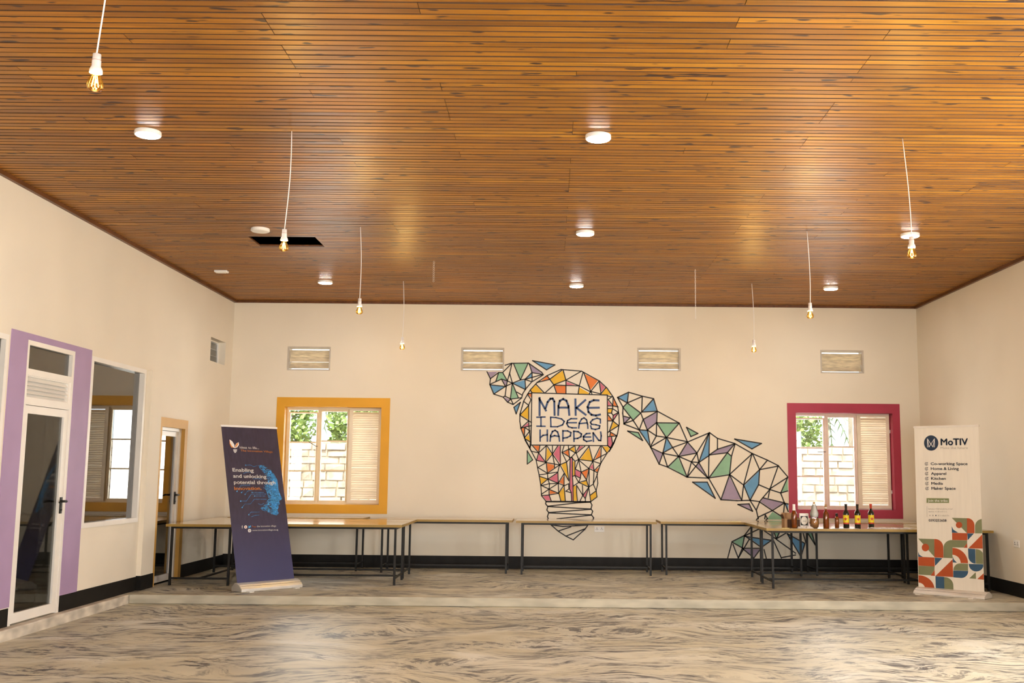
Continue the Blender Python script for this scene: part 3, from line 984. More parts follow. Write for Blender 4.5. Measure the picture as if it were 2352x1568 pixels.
FACETS = {
    'A': """o 480,280 605,180 635,240; y 660,235 890,80 930,260 720,335; o 740,355 935,360 935,495 770,490; p 950,285 1110,345 950,345; y 1180,385 1360,490 1350,505 1170,505; o 1275,145 1515,265 1385,430; p 1555,300 1645,385 1575,470; y 1665,400 1755,525 1580,510; y 300,440 395,345 525,478 325,480;
 o 260,510 325,495 320,580; y 265,730 265,970 120,880; p 265,1020 265,1085 160,1105; o 135,1130 195,1115 190,1270; y 270,1240 290,1360 205,1300; p 1695,620 1760,710 1695,715; o 1800,600 1860,735 1795,715; y 1695,780 1775,780 1755,845 1695,845; p 1790,895 1865,855 1795,960; o 1700,880 1775,990 1700,990; y 1795,1000 1880,1075 1740,1160; o 1745,1200 1840,1265 1745,1270; p 1700,1285 1755,1285 1780,1400 1740,1470 1700,1440""",
    'B': """o 255,140 410,140 390,280; p 400,340 540,520 350,485; y 590,180 700,340 570,500; p 860,150 910,150 895,550 745,340; o 990,300 1105,240 1120,395; y 1130,220 1240,160 1260,290; p 1370,150 1470,150 1320,280; y 1590,190 1680,500 1380,470; o 1865,200 1875,410 1740,470; y 1920,160 2050,160 2090,210 2030,300; o 590,560 750,600 770,660 605,780; y 930,600 1050,540 1110,960; p 1150,440 1195,440 1205,1100 1215,1460 1185,1460 1170,1250 1135,1170; y 1215,510 1250,520 1250,850 1215,865; p 1280,715 1400,770 1390,910 1270,840; o 1420,780 1580,700 1530,930; p 1610,670 1685,580 1705,710; o 1740,730 1850,650 1810,780; y 415,870 600,935 445,1070; p 840,800 850,1030 640,940; o 1000,850 995,1080 885,1020; y 1540,980 1570,1100 1380,1030; y 1000,1120 1020,1460 915,1460 885,1270; o 660,1200 840,1270 655,1300; p 490,1350 640,1330 680,1450 570,1450; y 1225,1110 1290,1100 1300,1260 1315,1460 1230,1460; p 1575,1180 1510,1390 1460,1330; y 1625,1335 1770,1235 1790,1365 1640,1460; g 115,260 245,480 115,580""",
    'C': """g 860,215 1210,215 1030,620; v 1260,230 1570,460 1320,440; b 1160,590 1320,450 1320,560; v 205,420 470,415 285,580; g 490,440 590,440 690,620 560,600 425,650; v 570,620 700,650 675,770; b 280,750 650,785 375,960; b 850,700 1140,620 1155,850; g 830,730 975,1060 785,1090; v 620,1040 760,1100 715,1160; b 1330,140 1890,245 1680,370; b 1030,1175 870,1300 925,1465""",
    'E': """b 75,160 235,85 215,240; g 160,320 225,265 430,415 315,520; b 645,200 695,380 475,395; v 485,525 705,405 695,570 550,685; v 160,475 250,500 165,580; g 715,585 1050,590 860,800; b 425,700 545,705 580,920; b 865,830 945,985 810,1065; v 1205,905 1350,1065 1075,1110; v 610,1000 795,1080 740,1240; g 1050,1140 1190,1450 890,1290; b 1560,780 1560,1110 1400,1210; v 1350,1290 1395,1240 1520,1460; g 225,710 400,735 470,865; g 1190,650 1375,750 1260,800""",
    'G': """v 80,430 190,350 440,275 340,400; g 345,415 400,465 375,740 70,785; v 380,780 555,1140 255,1135; b 610,920 845,690 830,905 700,1130; g 1288,815 1294,1000 1190,1020; v 865,1170 915,1115 1225,1190 1050,1295; b 1260,1210 1298,1215 1298,1310; g 1050,1330 1200,1415 1200,1450 960,1450; b 460,190 880,260 730,345; v 510,1215 685,1205 740,1320; b -200,865 30,865 155,1118""",
    'H': """g 230,720 480,600 435,850; b 560,610 1090,690 870,830; v 480,890 840,890 700,1070; g 1165,510 1270,510 1215,620; b 1480,570 1845,770 1750,1040; g 1930,530 2000,520 2060,740""",
}
for cr, s in FACETS.items():
    for part in s.split(';'):
        q = part.split()
        pts = trace(cr, [tuple(float(v) for v in p.split(',')) for p in q[1:]])
        mb = MB().prism(pts, on_back, 0.0003, 0.0009)
        mural_part(mb, 'painted_facet', 'mural_' + q[0])

LETTERS = [
    (4.7, """465,575 465,890; 460,590 580,805; 572,765 610,650 660,592 700,588 730,640 735,885; 800,885 805,720 830,630 890,595 950,630 985,720 1000,885; 810,750 985,750; 1110,600 1115,885; 1290,615 1130,755 1295,880; 1530,622 1440,617 1370,650 1330,740 1345,830 1400,880 1480,895 1555,875; 1345,755 1535,752"""),
    (3.4, """415,925 565,920; 490,920 490,1085; 415,1085 565,1088; 665,930 670,1090; 662,925 760,930 860,955 910,1000 880,1060 790,1095 665,1095; 1135,950 1030,950 970,985 955,1040 985,1095 1050,1115 1130,1115; 960,1022 1130,1022; 1170,1120 1180,1030 1220,960 1265,935 1310,970 1330,1050 1335,1125; 1180,1040 1320,1025; 1560,1030 1560,960 1500,940 1420,970 1380,1015 1400,1050 1480,1060 1550,1080 1540,1125 1470,1145 1400,1130 1385,1078"""),
    (3.6, """475,1155 475,1355; 605,1155 605,1355; 480,1290 530,1250 605,1240; 655,1355 665,1250 700,1180 745,1160 790,1190 815,1270 825,1355; 665,1280 735,1255 810,1270; 885,1165 885,1355; 885,1170 970,1170 1030,1200 1020,1260 960,1290 890,1300; 1080,1175 1085,1360; 1080,1175 1160,1185 1220,1225 1210,1275 1150,1305 1090,1310; 1375,1215 1310,1220 1255,1270 1260,1330 1310,1360 1400,1345; 1255,1280 1385,1280; 1435,1360 1430,1205 1530,1340 1565,1345 1575,1260 1565,1190"""),
]
for nm, (w, s) in zip(('lettering_make', 'lettering_ideas', 'lettering_happen'), LETTERS):
    mb = MB()
    for pl in L(s):
        strokes(mb, trace('A', pl), w * 0.00655)
    mural_part(mb, nm, 'mural_letter', 'dark blue brush lettering')


# ------------------------------------------------------------------ tables
def make_table(name, label, x0, x1, y0, y1, along='x', H=0.75, group='wood topped work tables with black steel legs'):
    Lx = (x1 - x0) if along == 'x' else (y1 - y0)
    D = (y1 - y0) if along == 'x' else (x1 - x0)
    t = thing(name, label, 'table', ((x0 + x1) / 2, (y0 + y1) / 2, 0.0), 0.0 if along == 'x' else math.pi / 2, group)
    hx, hy = Lx / 2, D / 2
    top = MB().box(-hx + 0.002, hx - 0.002, -hy + 0.002, hy - 0.002, H - 0.030, H).build('table_top', 'table_top', t)
    eb = MB()
    ring(eb, -hx, hx, -hy, hy, 0.004, 0.004, 0.004, 0.004, lambda a, c, d: (a, c, d), H - 0.032, H - 0.0015)
    eb.build('edge_band', 'table_edge', top)
    r = 0.0135
    lx, ly = hx - 0.085, hy - 0.055
    for sx in (-1, 1):
        for sy in (-1, 1):
            MB().box(sx * lx - r, sx * lx + r, sy * ly - r, sy * ly + r, 0.0, H - 0.032).build('leg', 'black_metal', t)
        MB().box(sx * lx - r * 0.8, sx * lx + r * 0.8, -ly + r, ly - r, 0.075, 0.098).build('end_rail', 'black_metal', t)
    MB().box(-lx + r, lx - r, -r * 0.8, r * 0.8, 0.075, 0.098).build('long_rail', 'black_metal', t)
    fr = MB()
    for sy in (-1, 1):
        fr.box(-lx + r, lx - r, sy * ly - r, sy * ly + r, H - 0.058, H - 0.032)
    for sx in (-1, 1):
        fr.box(sx * lx - r, sx * lx + r, -ly + r, ly - r, H - 0.058, H - 0.032)
    fr.build('under_frame', 'black_metal', t)
    return t


make_table('work_table', 'work table end-on beside the ochre door, left of the dark blue banner', -4.74, -3.91, 13.10, 14.98, 'y')
make_table('work_table', 'front work table of the left group, behind the dark blue banner', -3.88, -1.86, 13.36, 14.14)
make_table('work_table', 'middle work table of the left group, in front of the yellow window', -3.88, -1.87, 14.20, 14.94)
make_table('work_table', 'work table pushed against the wall right under the yellow window', -4.62, -2.68, 15.20, 15.82)
make_table('work_table', 'wall table immediately left of the light bulb mural table', -2.46, -0.525, 15.03, 15.70)
make_table('work_table', 'middle wall table standing before the base of the light bulb mural', -0.47, 1.515, 14.92, 15.58)
make_table('work_table', 'wall table below the mural arm, right of the light bulb table', 1.58, 3.66, 15.04, 15.72)
make_table('work_table', 'wall table under the pink window, behind the bottles', 3.74, 5.56, 15.14, 15.80)
make_table('work_table', 'middle work table of the right group, between bottles and pink window', 2.76, 4.85, 14.22, 14.98)
make_table('work_table', 'front work table of the right group carrying the row of bottles', 2.74, 4.84, 13.38, 14.16)
make_table('work_table', 'work table end-on along the right wall, behind the white banner', 4.89, 5.575, 13.30, 14.98, 'y')


# ------------------------------------------------------------------ roll-up banners
def text_mesh(s, bold=0.0):
    cu = bpy.data.curves.new('text', 'FONT')
    cu.body = s
    cu.size = 1.0
    cu.resolution_u = 3
    o = bpy.data.objects.new('text', cu)
    COL.objects.link(o)
    bpy.context.view_layer.update()
    me = bpy.data.meshes.new_from_object(o.evaluated_get(bpy.context.evaluated_depsgraph_get()))
    bpy.data.objects.remove(o)
    bpy.data.curves.remove(cu)
    if bold:      # heavier weight: slightly shifted overprints
        vs = [v.co.copy() for v in me.vertices]
        fs = [tuple(p.vertices) for p in me.polygons]
        V, Fc = [], []
        for dx, dy in ((-bold, 0), (bold, 0), (0, -bold), (0, bold), (0, 0)):
            o0 = len(V)
            V += [(v.x + dx, v.y + dy, 0.0) for v in vs]
            Fc += [tuple(i + o0 for i in f) for f in fs]
        me = bpy.data.meshes.new('text')
        me.from_pydata(V, [], Fc)
    return me


class Sheet:
    """a banner face; tracing coordinates -> face coordinates (metres), by inverting a bilinear patch"""
    def __init__(self, obj, w, h, corners):
        self.o, self.w, self.h = obj, w, h
        self.tl, self.tr, self.bl, self.br = [Vector(c) for c in corners]

    def uv(self, p):
        u, v = 0.5, 0.5
        p = Vector(p)
        for _ in range(12):
            q = (self.tl * (1 - u) + self.tr * u) * (1 - v) + (self.bl * (1 - u) + self.br * u) * v
            du = (self.tr - self.tl) * (1 - v) + (self.br - self.bl) * v
            dv = (self.bl - self.tl) * (1 - u) + (self.br - self.tr) * u
            e = p - q
            det = du.x * dv.y - du.y * dv.x
            u += (e.x * dv.y - e.y * dv.x) / det
            v += (du.x * e.y - du.y * e.x) / det
        return u * self.w, (1 - v) * self.h

    def fn(self, a, c, d):
        return (a, -d, c)

    def poly(self, pts, mt, name='printed_shape', layer=1):
        q = [self.uv(p) for p in pts]
        q = [(min(max(a, 0.001), self.w - 0.001), min(max(c, 0.0), self.h)) for a, c in q]
        return MB().prism(q, self.fn, 0.0008 * layer, 0.0008 * layer + 0.0005).build(name, mt, self.o)

    def disc(self, c, r, mt, name='printed_disc', layer=2, sy=1.0):
        return self.poly([(c[0] + r * math.cos(k * math.pi / 12), c[1] + r * sy * math.sin(k * math.pi / 12)) for k in range(24)], mt, name, layer)

    def lines(self, polys, wpx, mt, name, layer=2):
        mb = MB()
        sc = self.w / (self.tr - self.tl).length
        w = wpx * sc
        for pl in polys:
            q = [self.uv(p) for p in pl]
            for (x0, z0), (x1, z1) in zip(q, q[1:]):
                Ln = math.hypot(x1 - x0, z1 - z0)
                if Ln < 1e-6:
                    continue
                ux, uz = (x1 - x0) / Ln, (z1 - z0) / Ln
                e = w * 0.3
                nx, nz = -uz * w / 2, ux * w / 2
                mb.prism([(x0 - ux * e + nx, z0 - uz * e + nz), (x1 + ux * e + nx, z1 + uz * e + nz), (x1 + ux * e - nx, z1 + uz * e - nz), (x0 - ux * e - nx, z0 - uz * e - nz)], self.fn, 0.0008 * layer, 0.0008 * layer + 0.0005)
        return mb.build(name, mt, self.o)

    def text(self, s, p0, p1, cap, mt, bold=0.0, layer=6):
        """text from baseline point p0 to p1 (tracing coordinates), capital height cap"""
        me = text_mesh(s, bold)
        xs = [v.co.x for v in me.vertices]
        a0, c0 = self.uv(p0)
        a1, c1 = self.uv(p1)
        sx = (a1 - a0) / (max(xs) - min(xs))
        sz = cap * self.h / ((self.bl - self.tl).length) / 0.73
        x0 = min(xs)
        for v in me.vertices:
            tx = (v.co.x - x0) * sx
            f = tx / max(a1 - a0, 1e-6)
            v.co = Vector((a0 + tx, -0.0008 * layer, c0 + (c1 - c0) * f + v.co.y * sz))
        me.materials.clear()
        me.materials.append(MATS[mt])
        o = bpy.data.objects.new('printed_text', me)
        COL.objects.link(o)
        o.parent = self.o
        return o


def banner(label, loc, rotz, w, h, lean, z0, face, cassette, base_h, base_d, extra, top_mt):
    t = thing('roll_up_banner', label, 'banner', loc, rotz)
    bs = MB()
    # cassette: hollowed wedge profile extruded along x
    bp = [(-base_d * 0.55, 0.0), (base_d * 0.45, 0.0), (base_d * 0.45, base_h * 0.5), (base_d * 0.15, base_h), (-base_d * 0.08, base_h), (-base_d * 0.30, base_h * 0.82), (-base_d * 0.55, base_h * 0.35)]
    bs.prism(bp, lambda a, c, d: (d, a, c), -0.012, w + extra)
    cas = bs.build('cassette', cassette, t, bevel=0.006)
    MB().box(-0.008, w + extra - 0.004, -base_d * 0.40, -base_d * 0.33, base_h * 0.52, base_h * 0.66).build('cassette_groove', 'black_metal', cas)
    MB().box(0.05, 0.11, -base_d * 0.9, base_d * 0.75, 0.0, 0.012).build('foot', cassette, t)
    MB().box(w - 0.11, w - 0.05, -base_d * 0.9, base_d * 0.75, 0.0, 0.012).build('foot', cassette, t)
    sh = MB().box(0, w, 0.0, 0.0015, -0.02, h).build('banner_sheet', face, t)
    sh.location = (0, 0, z0)
    sh.rotation_euler = (-lean, 0, 0)
    MB().box(-0.006, w + 0.006, -0.008, 0.010, h - 0.002, h + 0.022).build('top_rail', top_mt, sh)
    MB().tube([(w / 2, 0.02, 0.0), (w / 2, 0.02, h)], 0.009, 8).build('support_pole', 'steel', sh)
    return t, sh


mat('navy_fabric', (0.040, 0.030, 0.058), 0.42, var=0.16, scale=5, stretch=(6, 6, 0.5))
_nn, _ll = nodes_of(MATS['navy_fabric'])          # colour fades from plum navy at the top to bluer navy at the foot
_tc, _sx, _mr, _mx = _nn.new('ShaderNodeTexCoord'), _nn.new('ShaderNodeSeparateXYZ'), _nn.new('ShaderNodeMapRange'), _nn.new('ShaderNodeMixRGB')
_ll.new(_tc.outputs['Object'], _sx.inputs[0])
_mr.inputs['From Min'].default_value, _mr.inputs['From Max'].default_value = 0.9, 0.1
_ll.new(_sx.outputs[2], _mr.inputs['Value'])
_ll.new(_mr.outputs[0], _mx.inputs[0])
_ll.new(_nn['Color Ramp'].outputs[0], _mx.inputs[1])
_mx.inputs[2].default_value = (0.042, 0.045, 0.13, 1)
_ll.new(_mx.outputs[0], _nn['Principled BSDF'].inputs['Base Color'])
mat('white_fabric', (0.74, 0.69, 0.60), 0.5, var=0.03, scale=5, stretch=(6, 6, 0.5), bump=0.15, bscale=2)
mat('print_white', (0.85, 0.83, 0.80), 0.5)
mat('print_orange', (0.72, 0.27, 0.06), 0.5)
mat('print_blue', (0.03, 0.20, 0.48), 0.5, var=0.5, scale=30)
mat('print_blue_light', (0.07, 0.36, 0.72), 0.5, var=0.4, scale=30)
mat('print_navy', (0.012, 0.030, 0.065), 0.5)
mat('print_teal', (0.028, 0.085, 0.16), 0.5)
mat('print_rust', (0.42, 0.072, 0.015), 0.5)
mat('print_sage', (0.19, 0.205, 0.105), 0.5)
mat('print_olive', (0.20, 0.23, 0.10), 0.5)
mat('print_grey', (0.42, 0.39, 0.34), 0.5)
mat('cassette_light', (0.70, 0.66, 0.60), 0.4, metal=0.2)

# dark blue banner leaning back on the left
th = 0.84
nb, nsh = banner('dark navy roll-up banner with blue circuit face, leaning in front of left tables', (-3.665, 12.545, 0.0), th, 0.792, 1.912, 0.272, 0.105, 'navy_fabric', 'steel', 0.10, 0.22, 0.045, 'white_plastic')
S = Sheet(nsh, 0.792, 1.912, [(78, 50), (838, 62), (319, 2113), (1080, 2078)])
S.text('Ideas to life...', (328, 348), (588, 352), 34, 'print_white', 0.012)
S.text('The Innovation Village', (340, 388), (780, 398), 27, 'print_orange', 0.012)
S.text('Enabling', (236, 664), (520, 668), 50, 'print_white', 0.022)
S.text('and unlocking', (246, 746), (695, 752), 50, 'print_white', 0.022)
S.text('potential through', (256, 830), (820, 832), 50, 'print_white', 0.022)
S.text('Innovation.', (264, 912), (628, 908), 46, 'print_orange', 0.022)
S.text('Team', (503, 1410), (556, 1409), 24, 'print_orange', 0.012)
S.text('the innovation village', (568, 1406), (830, 1402), 24, 'print_white', 0.012)
S.text('www.innovationvillage.co.ug', (508, 1456), (858, 1452), 22, 'print_white', 0.012)
# leaf-and-bulb emblem
S.poly([(188, 226), (225, 250), (255, 300), (262, 345), (235, 335), (205, 300)], 'print_white', layer=2)
S.poly([(188, 226), (200, 280), (222, 318), (250, 340), (215, 335), (192, 290)], 'print_orange', layer=3)
S.poly([(312, 262), (282, 278), (266, 310), (264, 345), (295, 330), (316, 300)], 'print_white', layer=2)
S.poly([(306, 268), (283, 282), (268, 315), (268, 338), (288, 318), (303, 292)], 'print_orange', layer=3)
for k, (xa, xb) in enumerate(((240, 292), (244, 290), (254, 280))):
    S.poly([(xa, 362 + 17 * k), (xb, 362 + 17 * k), (xb - 2, 373 + 17 * k), (xa + 2, 373 + 17 * k)], 'print_white', layer=2)
# social marks
S.text('f', (368, 1420), (384, 1420), 38, 'print_white', 0.03)
S.disc((420, 1402), 20, 'print_white')
S.disc((420, 1402), 9, 'print_rust', layer=3)
S.poly([(452, 1382), (466, 1394), (482, 1382), (490, 1390), (482, 1406), (466, 1416), (452, 1414), (460, 1406)], 'print_blue_light', layer=2)
S.disc((472, 1450), 22, 'print_white')
S.lines([[(456, 1450), (488, 1450)], [(472, 1432), (472, 1468)]], 4, 'navy_fabric', 'printed_globe', 3)
# circuit face
FACE = [(560, 560), (660, 575), (740, 625), (800, 680), (845, 760), (862, 850), (865, 910), (890, 970), (918, 1025), (900, 1045), (872, 1052), (885, 1100), (862, 1115), (868, 1145), (852, 1175), (868, 1225), (840, 1255), (770, 1240), (690, 1200), (600, 1170), (690, 1085), (720, 1000), (690, 930), (640, 870), (720, 780), (650, 680)]
inner = [(735, 640), (800, 690), (845, 765), (860, 850), (863, 910), (888, 970), (916, 1025), (898, 1044), (870, 1052), (883, 1100), (860, 1115), (866, 1145), (850, 1175), (864, 1225), (840, 1250), (790, 1238), (770, 1150), (750, 1060), (770, 960), (760, 850), (775, 760)]
S.poly(inner, 'print_blue', 'printed_face', 1)


def inside(p, poly):
    c = False
    for i in range(len(poly)):
        (x0, y0), (x1, y1) = poly[i], poly[i - 1]
        if (y0 > p[1]) != (y1 > p[1]) and p[0] < (x1 - x0) * (p[1] - y0) / (y1 - y0) + x0:
            c = not c
    return c


rnd = random.Random(3)
dim, lit = [], []
while len(dim) + len(lit) < 520:
    p = (rnd.uniform(540, 915), rnd.uniform(560, 1260))
    if not inside(p, FACE):
        continue
    a = rnd.choice((0, 0.8, -0.8, 1.57, 0.3))
    ln = rnd.uniform(10, 34)
    m1 = (p[0] + ln * math.cos(a), p[1] + ln * math.sin(a))
    q = (m1[0] + rnd.uniform(6, 20), m1[1])
    if inside(m1, FACE) and inside(q, FACE):
        (lit if rnd.random() < 0.45 else dim).append([p, m1, q])
tag(S.lines(dim, 4.0, 'print_blue', 'printed_circuit', 2), kind='stuff')
tag(S.lines(lit, 4.0, 'print_blue_light', 'printed_circuit', 3), kind='stuff')
TR = L("""410,575 470,570 520,595 560,580; 350,1060 425,1060 490,965 690,965; 370,1145 405,1098 480,1098 530,1035 700,1035; 500,943 660,943; 535,992 680,992; 408,970 440,925 500,915; 360,945 380,920; 300,930 350,850 470,845; 460,1240 490,1205 600,1205; 490,1270 540,1250 600,1245; 585,1095 625,1110 660,1090; 380,690 430,670 520,680; 510,765 560,755 620,765""")
for pl in TR:
    S.lines([pl], 4.5, 'print_blue', 'printed_trace', 2)
for pl in TR[:9]:
    S.disc(pl[0], 8, 'print_blue_light', 'printed_node')

# white banner on the right
th = -0.7543
wb_, wsh = banner('white roll-up banner with navy list and rust and sage shapes, before right wall', (4.538, 13.10, 0.0), th, 0.80, 1.957, 0.017, 0.06, 'white_fabric', 'cassette_light', 0.075, 0.24, 0.05, 'cassette_light')
S = Sheet(wsh, 0.80, 1.957, [(82, 68), (607, 55), (100, 1388), (648, 1427)])
S.disc((224, 194), 60, 'print_navy', layer=1, sy=1.08)
S.lines([[(194, 228), (194, 158), (222, 205), (252, 158), (252, 228)], [(194, 160), (240, 228), (252, 160)], [(252, 160), (206, 228), (194, 160)]], 4.0, 'print_white', 'printed_emblem', 3)
S.text('MoTIV', (304, 212), (526, 210), 56, 'print_navy', 0.03)
S.text('Make the future', (303, 244), (524, 243), 19, 'print_grey', 0.0)
for k, s in enumerate(('Co-working Space', 'Home & Living', 'Apparel', 'Kitchen', 'Media', 'Maker Space')):
    y0 = 378 + 41.0 * k
    x1 = (521, 450, 348, 344, 320, 424)[k]
    S.text(s, (220 + 0.6 * k, y0), (x1, y0), 23, 'print_navy', 0.018)
    cx, cy = 182 + 0.6 * k, y0 - 9
    S.lines([[(cx + 12 * math.cos(a * 0.45 + 0.2), cy + 12 * math.sin(a * 0.45 + 0.2)) for a in range(0, 13)], [(cx - 5, cy - 1), (cx, cy + 5), (cx + 12, cy - 13)]], 3.2, 'print_navy', 'printed_tick', 2)
S.poly([(180, 653), (367, 655), (367, 693), (180, 693)], 'print_olive', layer=1)
S.text('Join the tribe', (192, 683), (357, 684), 21, 'print_white', 0.0)
S.lines([[(182, 722), (182, 808)]], 2.0, 'print_grey', 'printed_rule', 2)
# small grey contact lines, too blurred in the photograph to read
rnd = random.Random(5)
for (y0, xa, xb) in ((748, 197, 397), (770, 197, 352), (802, 275, 368)):
    gl = []
    x = xa
    while x < xb:
        hgt = rnd.choice((8, 8, 12))
        gl.append([(x, y0), (x, y0 - hgt)])
        if rnd.random() < 0.6:
            gl.append([(x, y0 - rnd.choice((0, 8))), (x + 5, y0 - rnd.choice((0, 8)))])
        x += rnd.choice((6, 7, 9))
    S.lines(gl, 1.8, 'print_grey', 'printed_small_text', 2)
S.disc((207, 797), 5, 'print_grey')
S.disc((232, 797), 6, 'print_grey')
S.disc((257, 797), 5, 'print_navy')
S.text('0393252658', (197, 846), (346, 847), 20, 'print_navy', 0.02)


def arc(cx, cy, rx, ry, a0, a1, n=10):
    return [(cx + rx * math.cos(math.radians(a0 + (a1 - a0) * k / n)), cy + ry * math.sin(math.radians(a0 + (a1 - a0) * k / n))) for k in range(n + 1)]


SHAPES = [
    ('print_sage', [(388, 815), (512, 818), (512, 942)]), ('print_rust', [(512, 818)] + arc(518, 875, 54, 57, -90, 0) + [(572, 941), (512, 941)]),
    ('print_sage', arc(640, 885, 64, 63, 180, 268) + [(641, 942), (576, 942)]), ('print_teal', [(388, 885), (400, 912), (440, 937), (388, 937)]),
    ('print_rust', [(390, 938), (515, 941), (513, 999), (391, 997)]), ('print_teal', [(515, 942), (567, 943), (517, 998)]), ('print_rust', [(636, 950), (639, 1066), (522, 1064)]),
    ('print_sage', [(317, 1143)] + arc(385, 1062, 68, 64, 180, 270) + [(512, 1000), (512, 1022), (482, 1058), (392, 1058), (391, 1146)]), ('print_rust', [(512, 1022), (514, 1060), (482, 1060)]),
    ('print_sage', [(104, 987), (240, 990), (241, 1137)]), ('print_teal', [(102, 1095), (112, 1120), (142, 1137), (102, 1135)]),
    ('print_rust', [(241, 990)] + arc(248, 1055, 67, 65, -90, 0) + [(316, 1143), (241, 1140)]),
    ('print_rust', [(102, 1136), (241, 1141), (242, 1214), (102, 1208)]), ('print_teal', [(243, 1142), (307, 1146), (245, 1209)]), ('print_rust', [(392, 1155), (396, 1299), (246, 1292)]),
    ('print_sage', [(102, 1209), (241, 1214), (239, 1242), (206, 1286), (102, 1281)]), ('print_rust', [(240, 1242), (242, 1291), (206, 1288)]),
    ('print_rust', arc(392, 1186, 126, 125, -90, 0) + arc(392, 1184, 66, 66, 0, -90)), ('print_teal', [(393, 1128), (402, 1155), (428, 1182), (394, 1180)]),
    ('print_teal', [(519, 1066), (577, 1069), (579, 1189)] + arc(578, 1128, 57, 60, 95, 180)), ('print_sage', [(579, 1069)] + arc(585, 1128, 59, 58, -90, 0) + [(644, 1191), (581, 1189)]),
    ('print_sage', [(398, 1244)] + arc(455, 1242, 57, 55, 180, 270) + [(518, 1190), (518, 1247)]), ('print_teal', [(397, 1246), (519, 1248)] + arc(462, 1250, 57, 56, 0, 90) + [(397, 1301)]),
    ('print_teal', [(524, 1191), (644, 1193)] + arc(584, 1193, 60, 59, 5, 175)), ('print_sage', [(580, 1258), (582, 1312), (527, 1308)]), ('print_rust', [(646, 1266), (648, 1318), (592, 1313)]),
    ('print_rust', arc(102, 1400, 136, 114, -90, 0) + arc(102, 1400, 56, 54, 0, -90)), ('print_teal', [(247, 1293), (320, 1298), (321, 1405), (249, 1399)]), ('print_sage', [(321, 1299)] + arc(325, 1366, 71, 66, -90, 0) + [(397, 1410), (321, 1405)]),
]
for mt, pts in SHAPES:
    S.poly(pts, mt, layer=1)
S.disc((448, 874), 26, 'print_rust', layer=3)
S.disc((165, 1060), 31, 'print_rust', layer=3)

# ------------------------------------------------------------------ ceiling lamps
def downlight(label, x, y, on=True):
    t = thing('ceiling_light', label, 'ceiling light', (x, y, ZC), 0, 'round surface ceiling lights')
    mb = MB().lathe([(0.099, 0.0), (0.101, -0.026), (0.094, -0.031)], 32, caps=True)
    rim = mb.build('rim', 'white_plastic', t)
    mb = MB().lathe([(0.0925, -0.0312), (0.088, -0.0345)], 20)
    mb.build('diffuser', 'led' if on else 'white_plastic', t)
    return t


downlight('lit round ceiling light nearest the left wall, beside the near pendant', -3.143, 7.844)
downlight('lit round ceiling light nearest the camera in the middle row', 0.351, 7.84)
downlight('unlit round ceiling light beside the ceiling hatch', -3.16, 11.077, False)
downlight('lit round ceiling light, second in the middle row', 0.359, 11.082)
downlight('lit round ceiling light on the right, behind the near right pendant', 3.866, 11.045)
downlight('lit round ceiling light far left, beyond the hatch', -3.114, 14.16)
downlight('lit round ceiling light farthest in the middle row, above the mural', 0.344, 14.25)
downlight('lit round ceiling light farthest on the right, near the corner', 3.87, 14.273)
t = thing('smoke_detector', 'small white box detector on the ceiling near the left wall', 'detector', (-4.326, 13.47, ZC))
MB().box(-0.085, 0.085, -0.05, 0.05, -0.03, 0.0).build('housing', 'white_plastic', t, bevel=0.01)
MB().box(-0.05, 0.05, -0.03, 0.03, -0.035, -0.03).build('grille', 'white_frame', t)

BULB = [(a * 1.08, b2 * 1.0) for a, b2 in [(0.0135, 0.092), (0.0145, 0.080), (0.020, 0.066), (0.029, 0.045), (0.0345, 0.028), (0.034, 0.016), (0.027, 0.005), (0.014, -0.001), (0.003, -0.003)]]


def pendant(label, xt, y, xb, watts):
    t = thing('pendant_lamp', label, 'pendant lamp', (xt, y, ZC), 0, 'bare filament bulb pendants')
    zb = 3.065 - ZC
    dx = xb - xt
    pts = []
    for k in range(9):
        f = k / 8
        pts.append((dx * f + 0.012 * math.sin(f * 3.1), 0.006 * math.sin(f * 5), (zb + 0.165) * f))
    MB().tube(pts, 0.0038, 8).build('cord', 'white_plastic', t)
    hx = dx
    ho = MB().lathe([(0.006, 0.170), (0.018, 0.168), (0.0185, 0.140), (0.0195, 0.139), (0.0195, 0.112), (0.024, 0.104), (0.028, 0.094), (0.028, 0.082), (0.022, 0.080)], 20, (hx, 0, zb)).build('lamp_holder', 'white_plastic', t)
    MB().lathe([(0.0192, 0.1405), (0.0198, 0.140), (0.0192, 0.1375)], 20, (hx, 0, zb), caps=False).build('holder_ring', 'print_rust', ho)
    gl = MB().lathe(BULB, 20, (hx, 0, zb), caps=False).build('bulb_glass', 'amber_glass', t)
    fm = MB()
    for k in range(4):
        a = k * math.pi / 2 + 0.4
        fm.tube([(hx + 0.006 * math.cos(a), 0.006 * math.sin(a), zb + 0.068), (hx + 0.014 * math.cos(a), 0.014 * math.sin(a), zb + 0.018)], 0.0022, 6)
    fm.build('filament', 'filament', gl)
    d = bpy.data.lights.new('bulb_light', 'POINT')
    d.energy = watts
    d.color = (1.0, 0.79, 0.48)
    d.shadow_soft_size = 0.010
    lo = bpy.data.objects.new('bulb_light', d)
    COL.objects.link(lo)
    lo.parent = t
    lo.location = (hx, 0, zb + 0.04)
    return t


PW_ = 24
pendant('bare bulb pendant nearest the camera, top left', -2.00, 4.45, -2.03, PW_)
pendant('bare bulb pendant hanging in front of the ceiling hatch', -2.017, 7.80, -2.04, PW_)
pendant('bare bulb pendant third from the camera in the left row', -2.054, 10.95, -2.035, PW_)
pendant('bare bulb pendant farthest in the left row, between two wall vents', -2.033, 14.12, -2.025, PW_)
pendant('bare bulb pendant nearest the camera in the right row', 2.715, 7.85, 2.757, PW_)
pendant('bare bulb pendant second in the right row, above the pink window', 2.735, 10.97, 2.75, PW_)
pendant('bare bulb pendant farthest in the right row', 2.735, 14.06, 2.75, PW_)


